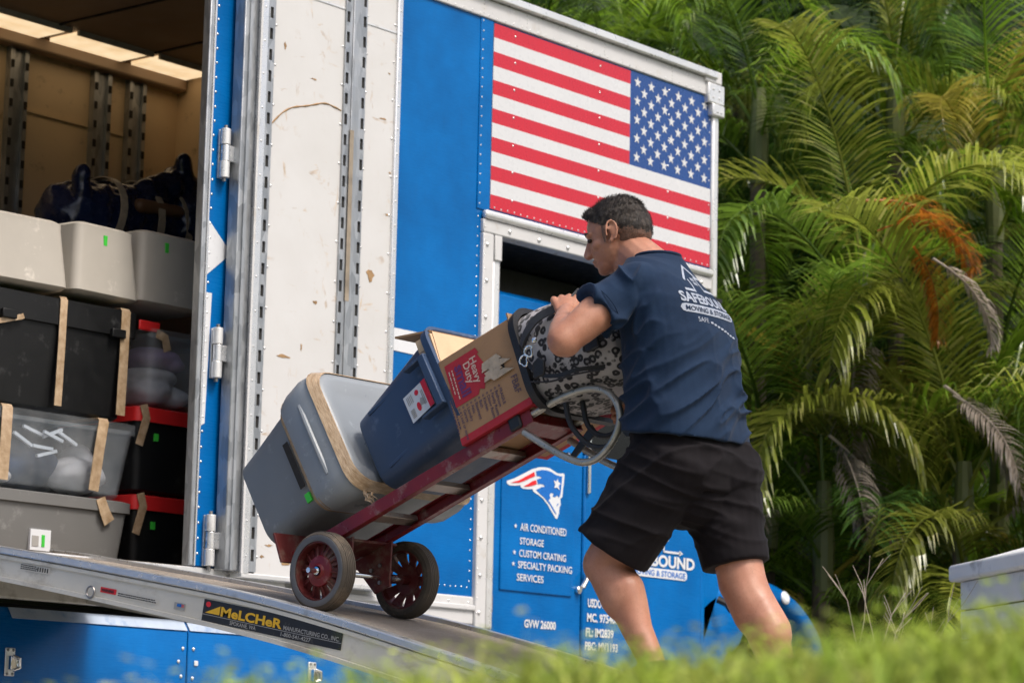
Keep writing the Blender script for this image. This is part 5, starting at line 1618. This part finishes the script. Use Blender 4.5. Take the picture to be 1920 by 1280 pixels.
# ================================================================== PALMS, BIN, TWIGS, GRASS
FWD, RGT = Vector((.768, .640, 0)), Vector((.640, -.768, 0))
def spot(f, s): return Vector((0, -CAM_D, 0)) + FWD * f + RGT * s
def m_leaf(name, a, b, tip, rough=.26, trans=.48):
    t = NT(name)
    oi = t.node('ShaderNodeObjectInfo')
    n = t.noise(3.5, 4, .6)
    c = t.ramp(n, [(.3, a), (.7, b)])
    rv_ = t.ramp(oi.outputs['Random'], [(0.0, .62), (1.0, 1.25)])
    c = t.mix(1.0, c, rv_, 'MULTIPLY')
    ge = t.node('ShaderNodeNewGeometry')
    isl = ge.outputs['Random Per Island']
    c = t.mix(1.0, c, t.ramp(isl, [(0.0, .55), (.5, 1.0), (1.0, 1.45)]), 'MULTIPLY')
    c = t.mix(t.ramp(isl, [(.88, 0.0), (.99, .5)]), c, tip)
    # browned streaks
    f = t.ramp(t.noise(11, 5, .7), [(.64, 0.0), (.76, .6)])
    c = t.mix(f, c, tip)
    t.set('Base Color', c); t.set('Roughness', rough); t.set('Specular IOR Level', .75)
    tr = t.node('ShaderNodeBsdfTranslucent'); t.link(c, tr.inputs['Color'])
    mx = t.node('ShaderNodeMixShader'); mx.inputs[0].default_value = trans
    t.link(t.b.outputs[0], mx.inputs[1]); t.link(tr.outputs[0], mx.inputs[2]); t.link(mx.outputs[0], t.out.inputs['Surface'])
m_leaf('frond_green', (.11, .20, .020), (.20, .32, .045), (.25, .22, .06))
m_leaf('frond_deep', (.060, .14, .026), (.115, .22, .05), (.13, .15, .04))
m_leaf('frond_bright', (.17, .31, .02), (.29, .44, .045), (.34, .32, .06))
m_leaf('frond_olive', (.22, .27, .03), (.37, .40, .07), (.42, .35, .16))
m_leaf('frond_yellow', (.30, .26, .035), (.43, .36, .07), (.45, .32, .14))
m_leaf('frond_orange', (.38, .12, .015), (.50, .20, .025), (.30, .12, .04))
m_leaf('frond_dead', (.24, .19, .145), (.42, .36, .30), (.12, .08, .05), .8, .15)
mat('palm_trunk', (.12, .095, .065), .8, 0, .35, 5, bump=.5, bscale=20, stretch=(1, 1, 6))
mat('palm_sheath', (.15, .17, .06), .5, 0, .3, 4, stretch=(1, 1, .3))
def frond_mesh(seed, elev, length, curl, leaf=.50, droop=.8, pairs=66, twist=0):
    """arching rib with two rows of hanging leaflets; gravity is -z, the rib leaves along +x"""
    rd = random.Random(seed)
    m = MB()
    N = 16
    pts, dirs = [Vector((0, 0, 0))], []
    e = elev
    yaw = 0
    for i in range(N):
        t = i / N
        d = Vector((math.cos(e) * math.cos(yaw), math.cos(e) * math.sin(yaw), math.sin(e)))
        dirs.append(d); pts.append(pts[-1] + d * length / N)
        e -= curl / N * (0.4 + 1.5 * t); yaw += twist / N
    dirs.append(dirs[-1])
    m.tube(pts, [.016 * (1 - .85 * i / N) for i in range(N + 1)], 5)
    for k in range(pairs):
        t = .14 + .86 * (k + rd.uniform(-.3, .3)) / pairs
        t = min(max(t, .12), .995)
        i = min(int(t * N), N - 1); fr = t * N - i
        p = pts[i].lerp(pts[i + 1], fr); d = dirs[i]
        up = Vector((0, 0, 1)); sd = d.cross(up)
        if sd.length < .05: sd = Vector((0, 1, 0))
        sd.normalize(); nr = sd.cross(d).normalized()
        L_ = leaf * (math.sin(PI * min(1, .12 + .80 * t)) ** .55) * rd.uniform(.85, 1.12) * (1 if t < .9 else .75)
        for s in (-1, 1):
            v = (sd * s * .80 + d * (.45 + .5 * t) + nr * rd.uniform(.15, .5)).normalized()
            q = p.copy(); w0 = .0130 * rd.uniform(.8, 1.2)
            prev = None
            segs = 4
            for j in range(segs + 1):
                u = j / segs
                w = w0 * (.55 + 1.5 * u if u < .3 else 1.0 * (1 - ((u - .3) / .7) ** 1.6) + .03)
                wd = v.cross(Vector((0, 0, 1)) if abs(v.z) < .97 else sd).normalized()
                wd = (wd * .8 + d * .45).normalized()
                a, b = q - wd * w, q + wd * w
                if prev: m.add([prev[0], prev[1], b, a], [(0, 1, 2, 3)])
                prev = (a, b)
                q = q + v * L_ / segs
                v = (v + Vector((0, 0, -droop * rd.uniform(.7, 1.3) * (.16 + .5 * u)))).normalized()
    return m.mesh('frond', 'frond_green', smooth=0)
FR = [frond_mesh(1, R(68), 2.2, 2.3, .55, 1.1), frond_mesh(2, R(55), 2.1, 2.5, .55, 1.3, twist=.5), frond_mesh(3, R(42), 2.0, 2.4, .52, 1.5, twist=-.5), frond_mesh(4, R(25), 1.9, 2.1, .50, 1.5),
      frond_mesh(5, R(8), 1.7, 1.6, .45, 1.5), frond_mesh(6, R(62), 2.4, 2.9, .56, 1.5, twist=.3), frond_mesh(7, R(78), 2.3, 1.7, .5, .9), frond_mesh(8, R(-25), 1.4, 1.2, .34, 1.8, 44)]
rp = random.Random(21)
def add_frond(par, base, az, kind, m, sc=1.0):
    o = place(FR[kind], 'frond', par, T(*base) @ Matrix.Rotation(az, 4, 'Z') @ Matrix.Rotation(rp.uniform(-.18, .18), 4, 'X') @ Matrix.Scale(sc, 4))
    if m != 'frond_green':
        o.material_slots[0].link = 'OBJECT'; o.material_slots[0].material = MATS[m]
    return o
def palm(f, s, h, n, label, mix, lean=(0, 0), sc=1.0, extra=()):
    b = spot(f, s); b.z = ground_z(b.x, b.y)
    t = thing('palm', label, 'palm', T(*b), 'palms behind the truck')
    top = b + Vector((lean[0], lean[1], h))
    k = MB(); pp = [b.lerp(top, i / 6) + Vector((math.sin(i * .9 + f) * .02, math.cos(i * 1.3) * .02, 0)) for i in range(7)]
    k.tube(pp, [.075, .06, .055, .052, .05, .048, .045], 10); k.build('trunk', 'palm_trunk', t)
    k = MB(); k.tube([top - Vector((0, 0, .5)), top - Vector((0, 0, .25)), top + Vector((0, 0, .1))], [.05, .062, .04], 10); k.build('crown_shaft', 'palm_sheath', t)
    a0 = rp.uniform(0, 6.28)
    for i in range(n):
        az = a0 + i * 2.39996
        lev = i / max(1, n - 1)
        kind = [6, 0, 5, 1, 2, 2, 3, 4][min(7, int(lev * 7.99))]
        r = rp.random(); m = 'frond_green'
        acc = 0
        for nm, p_ in mix:
            acc += p_
            if r < acc: m = nm; break
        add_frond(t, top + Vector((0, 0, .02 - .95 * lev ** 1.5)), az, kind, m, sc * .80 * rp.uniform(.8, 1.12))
    for ex in extra:
        az, kind, m, dz = ex[:4]
        base = top + Vector((0, 0, dz))
        if len(ex) > 5:
            base = spot(ex[5], ex[6]); base.z = dz
        add_frond(t, base, az, kind, m, ex[4] if len(ex) > 4 else sc * .8)
    return t
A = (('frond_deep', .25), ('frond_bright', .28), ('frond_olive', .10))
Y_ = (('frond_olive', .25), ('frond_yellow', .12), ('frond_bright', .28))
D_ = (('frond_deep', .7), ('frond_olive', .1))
CAMAZ = math.atan2(-.64, -.768)      # towards the viewer
LFT = math.atan2(.768, -.64); RIG = math.atan2(-.768, .64)
palm(15.0, 1.98, 3.35, 13, 'palm with orange dying fronds in the middle of the hedge', Y_, extra=((RIG + .45, 4, 'frond_orange', 3.44, .50, 13.8, 1.84), (RIG + .2, 3, 'frond_orange', 3.28, .36, 13.8, 1.90), (RIG + .9, 7, 'frond_orange', 3.20, .46, 13.8, 2.09), (RIG + .3, 7, 'frond_dead', 3.14, .45, 13.8, 2.19), (CAMAZ - .3, 7, 'frond_dead', -.4)))
palm(14.9, 1.45, 2.25, 12, 'yellowish palm against the flag end of the truck', Y_, extra=((CAMAZ - .5, 7, 'frond_dead', -.2), (RIG, 1, 'frond_yellow', 0)))
palm(15.0, 2.75, 2.35, 12, 'palm with grey dead frond hanging above the grey bin', A, extra=((RIG + .5, 7, 'frond_dead', 2.50, .62, 14.0, 2.28), (CAMAZ + .5, 7, 'frond_dead', 2.45, .55, 14.0, 2.33)))
palm(15.9, 2.9, 4.2, 13, 'tall palm at the right edge of the picture', Y_, extra=((LFT, 1, 'frond_olive', 0),))
palm(16.2, 1.5, 4.6, 12, 'tall palm rising behind the corner casting', A)
palm(14.8, 2.1, 1.35, 11, 'low palm with bright arching frond beside the fender', (('frond_bright', .35), ('frond_deep', .3)), extra=((RIG + .3, 5, 'frond_bright', .1), (RIG + .7, 7, 'frond_dead', 2.25, .55, 14.2, 1.70), (CAMAZ, 7, 'frond_dead', 2.15, .5, 14.2, 1.78)))
palm(14.4, 2.55, 1.2, 10, 'low dark palm between the fender and the grey bin', A)
palm(15.2, 1.62, 1.2, 10, 'low palm hidden behind the man and the fender', A)
palm(14.9, 3.3, 1.6, 10, 'low palm behind the grey bin', A)
palm(16.6, 2.4, 4.9, 12, 'tall palm crowning the middle of the hedge', Y_)
palm(17.0, 3.4, 4.8, 12, 'dark palm standing tall behind the right edge', A)
palm(17.2, .75, 5.0, 12, 'palm showing above the truck roof nearest the corner', Y_)
palm(17.4, .15, 5.2, 12, 'palm showing above the middle of the truck roof', A)
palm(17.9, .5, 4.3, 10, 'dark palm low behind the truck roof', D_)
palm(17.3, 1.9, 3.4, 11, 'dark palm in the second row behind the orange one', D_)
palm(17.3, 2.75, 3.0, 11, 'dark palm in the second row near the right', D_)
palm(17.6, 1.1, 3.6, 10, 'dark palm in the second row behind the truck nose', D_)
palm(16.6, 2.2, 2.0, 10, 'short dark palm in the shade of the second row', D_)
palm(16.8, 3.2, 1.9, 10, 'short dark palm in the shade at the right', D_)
palm(18.6, 1.6, 5.4, 10, 'farthest tall palm left of the middle', A)
palm(18.6, 2.7, 5.6, 10, 'farthest tall palm right of the middle', A)
palm(16.4, 1.25, 2.3, 9, 'dark palm beside the nose of the truck, low', D_)
palm(14.6, 1.72, 2.0, 12, 'sunlit palm arching in front of the others by the truck nose', Y_, sc=1.05)
palm(14.4, 2.45, 2.1, 12, 'sunlit palm arching in front of the others at the right', (('frond_bright', .3), ('frond_olive', .4)), sc=1.05)
# evergreen screen behind the palms
def screen():
    rd = random.Random(8)
    t = thing('hedge', 'dense dark evergreen hedge closing off the view behind the palms', 'hedge', T(*spot(20.5, 1.6)))
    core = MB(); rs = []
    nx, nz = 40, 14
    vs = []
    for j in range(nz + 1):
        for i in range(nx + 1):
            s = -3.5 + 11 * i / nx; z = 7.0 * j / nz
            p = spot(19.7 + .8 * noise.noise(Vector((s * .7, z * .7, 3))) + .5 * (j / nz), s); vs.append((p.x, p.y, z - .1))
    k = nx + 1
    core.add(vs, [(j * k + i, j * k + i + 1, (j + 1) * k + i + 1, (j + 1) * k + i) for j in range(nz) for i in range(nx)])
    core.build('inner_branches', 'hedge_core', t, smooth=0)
    lv = MB()
    src = [([v.co.copy() for v in me.vertices], [tuple(p.vertices) for p in me.polygons]) for me in (FR[0], FR[1], FR[2], FR[3], FR[5])]
    for _ in range(240):
        s = rd.uniform(-3.0, 5.2); z = rd.uniform(.4, 6.4)
        p = spot(19.0 + .6 * noise.noise(Vector((s * .7, z * .7, 3))) - rd.uniform(0, .9), s); p.z = z
        Mx = T(*p) @ Matrix.Rotation(CAMAZ + rd.uniform(-1.6, 1.6), 4, 'Z') @ Matrix.Scale(rd.uniform(.5, .75), 4)
        vs_, fs_ = src[rd.randrange(5)]
        lv.add([Mx @ v for v in vs_], fs_)
    o = lv.build('foliage', 'frond_deep', t, smooth=0); o['kind'] = 'stuff'
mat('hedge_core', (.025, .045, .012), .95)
screen()

# grey bin with boarded sides and gabled lid
mat('bin_grey', (.68, .69, .68), .6, 0, .07, 3, bump=.12, bscale=60, dirt=((.22, .22, .21), .18, 7)); mat('bin_dark', (.05, .05, .05), .8)
b0 = spot(10.2, 2.0); 
BNF = Matrix(((RGT.x, FWD.x, 0, b0.x), (RGT.y, FWD.y, 0, b0.y), (0, 0, 1, .12), (0, 0, 0, 1))) @ Matrix.Rotation(R(10), 4, 'Z')
BN = thing('deck_box', 'pale grey boarded outdoor bin with sloping lid at the right edge', 'bin', BNF, frame=BNF)
MB().box(.012, 1.288, .012, .788, -.12, 1.134).build('inner_box', 'bin_dark', BN)
for i in range(9):
    z0 = .06 + i * .120
    MB().box(0, 1.3, -.012, .010, z0, z0 + .113).build('board', 'bin_grey', BN, bevel=.005)
    MB().box(-.010, .010, .012, .80, z0, z0 + .113).build('board', 'bin_grey', BN, bevel=.005)
ld = MB(); ld.prism([(-.045, 1.135), (1.345, 1.135), (1.345, 1.19), (.65, 1.40), (.10, 1.235), (-.045, 1.20)], (0, -.05, 0), (1, 0, 0), (0, 0, 1), (0, .9, 0))
lo = ld.build('lid', 'bin_grey', BN, bevel=.012)
MB().box(-.04, .06, -.062, -.051, 1.205, 1.222).build('hasp', 'steel_dark', lo, bevel=.003)
# bare twigs
mat('twig_pale', (.40, .34, .27), .8)
def twigs(f, s, h, lab, seed):
    rd = random.Random(seed); b = spot(f, s); b.z = .0
    m = MB()
    def grow(p, d, l, r, n):
        q = p + d * l; m.tube([p, p.lerp(q, .5) + Vector((rd.uniform(-1, 1), rd.uniform(-1, 1), 0)) * l * .05, q], [r, r * .85, r * .7], 5)
        if n:
            for _ in range(2 if n > 1 else 3):
                grow(q, (d + Vector((rd.uniform(-.7, .7), rd.uniform(-.7, .7), rd.uniform(-.1, .4)))).normalized(), l * rd.uniform(.45, .75), r * .65, n - 1)
    for k in range(2):
        grow(b + Vector((rd.uniform(-.03, .03), rd.uniform(-.03, .03), 0)), Vector((rd.uniform(-.25, .25), rd.uniform(-.25, .25), 1)).normalized(), h * .55, .0065, 3)
    tag(m.build('bare_twig', 'twig_pale'), lab, 'twig', 'bare twigs')
twigs(10.6, 1.40, 1.08, 'taller pale bare twig rising from the grass before the palms', 4)
twigs(11.0, 1.70, .92, 'shorter pale bare twig close to the grey bin', 9)

# grass on the bank
def m_grass():
    t = NT('grass_blades')
    c = t.ramp(t.noise(5, 4), [(.3, (.24, .40, .045)), (.5, (.42, .52, .08)), (.72, (.60, .57, .18))])
    ge = t.node('ShaderNodeNewGeometry')
    c = t.mix(1.0, c, t.ramp(ge.outputs['Random Per Island'], [(0.0, .45), (.6, 1.0), (1.0, 1.5)]), 'MULTIPLY')
    t.set('Base Color', c); t.set('Roughness', .6)
    tr = t.node('ShaderNodeBsdfTranslucent'); t.link(c, tr.inputs['Color'])
    mx = t.node('ShaderNodeMixShader'); mx.inputs[0].default_value = .4
    t.link(t.b.outputs[0], mx.inputs[1]); t.link(tr.outputs[0], mx.inputs[2]); t.link(mx.outputs[0], t.out.inputs['Surface'])
m_grass()
def grass():
    rd = random.Random(12); m = MB()
    vs, fs = [], []
    for _ in range(34000):
        f = rd.uniform(1.7, 4.3); s = rd.uniform(-1.5, 1.6)
        p = spot(f, s); p.z = ground_z(p.x, p.y) - .005
        cl = .5 + .5 * noise.noise(Vector((p.x * 5, p.y * 5, 0)))
        h = rd.uniform(.05, .092) * (.6 + .9 * cl)
        a = rd.uniform(0, 6.28); ln = rd.uniform(.1, .8)
        d = Vector((math.cos(a) * ln, math.sin(a) * ln, 1)) * h
        w = Vector((-math.sin(a), math.cos(a), 0)) * rd.uniform(.0022, .0042)
        b = len(vs)
        if rd.random() < .85:
            q = p + d * .55; tip = p + d + Vector((math.cos(a), math.sin(a), -.3)) * h * .35
            vs += [p - w, p + w, q + w * .8, q - w * .8, tip]
            fs += [(b, b + 1, b + 2, b + 3), (b + 3, b + 2, b + 4)]
        else:      # small broad leaf on a stem
            q = p + d; e = Vector((math.cos(a), math.sin(a), .25)) * .009; g = Vector((-math.sin(a), math.cos(a), .1)) * .006
            vs += [q - e, q - g, q + e, q + g, p - w * .4, p + w * .4]
            fs += [(b, b + 1, b + 2, b + 3), (b + 4, b + 5, b + 3)]
    m.v, m.f, m.m = [tuple(v) for v in vs], fs, [0] * len(fs)
    o = m.build('grass', 'grass_blades', smooth=0)
    o['kind'] = 'stuff'; o['label'] = 'bright grass on the bank in front'
grass()
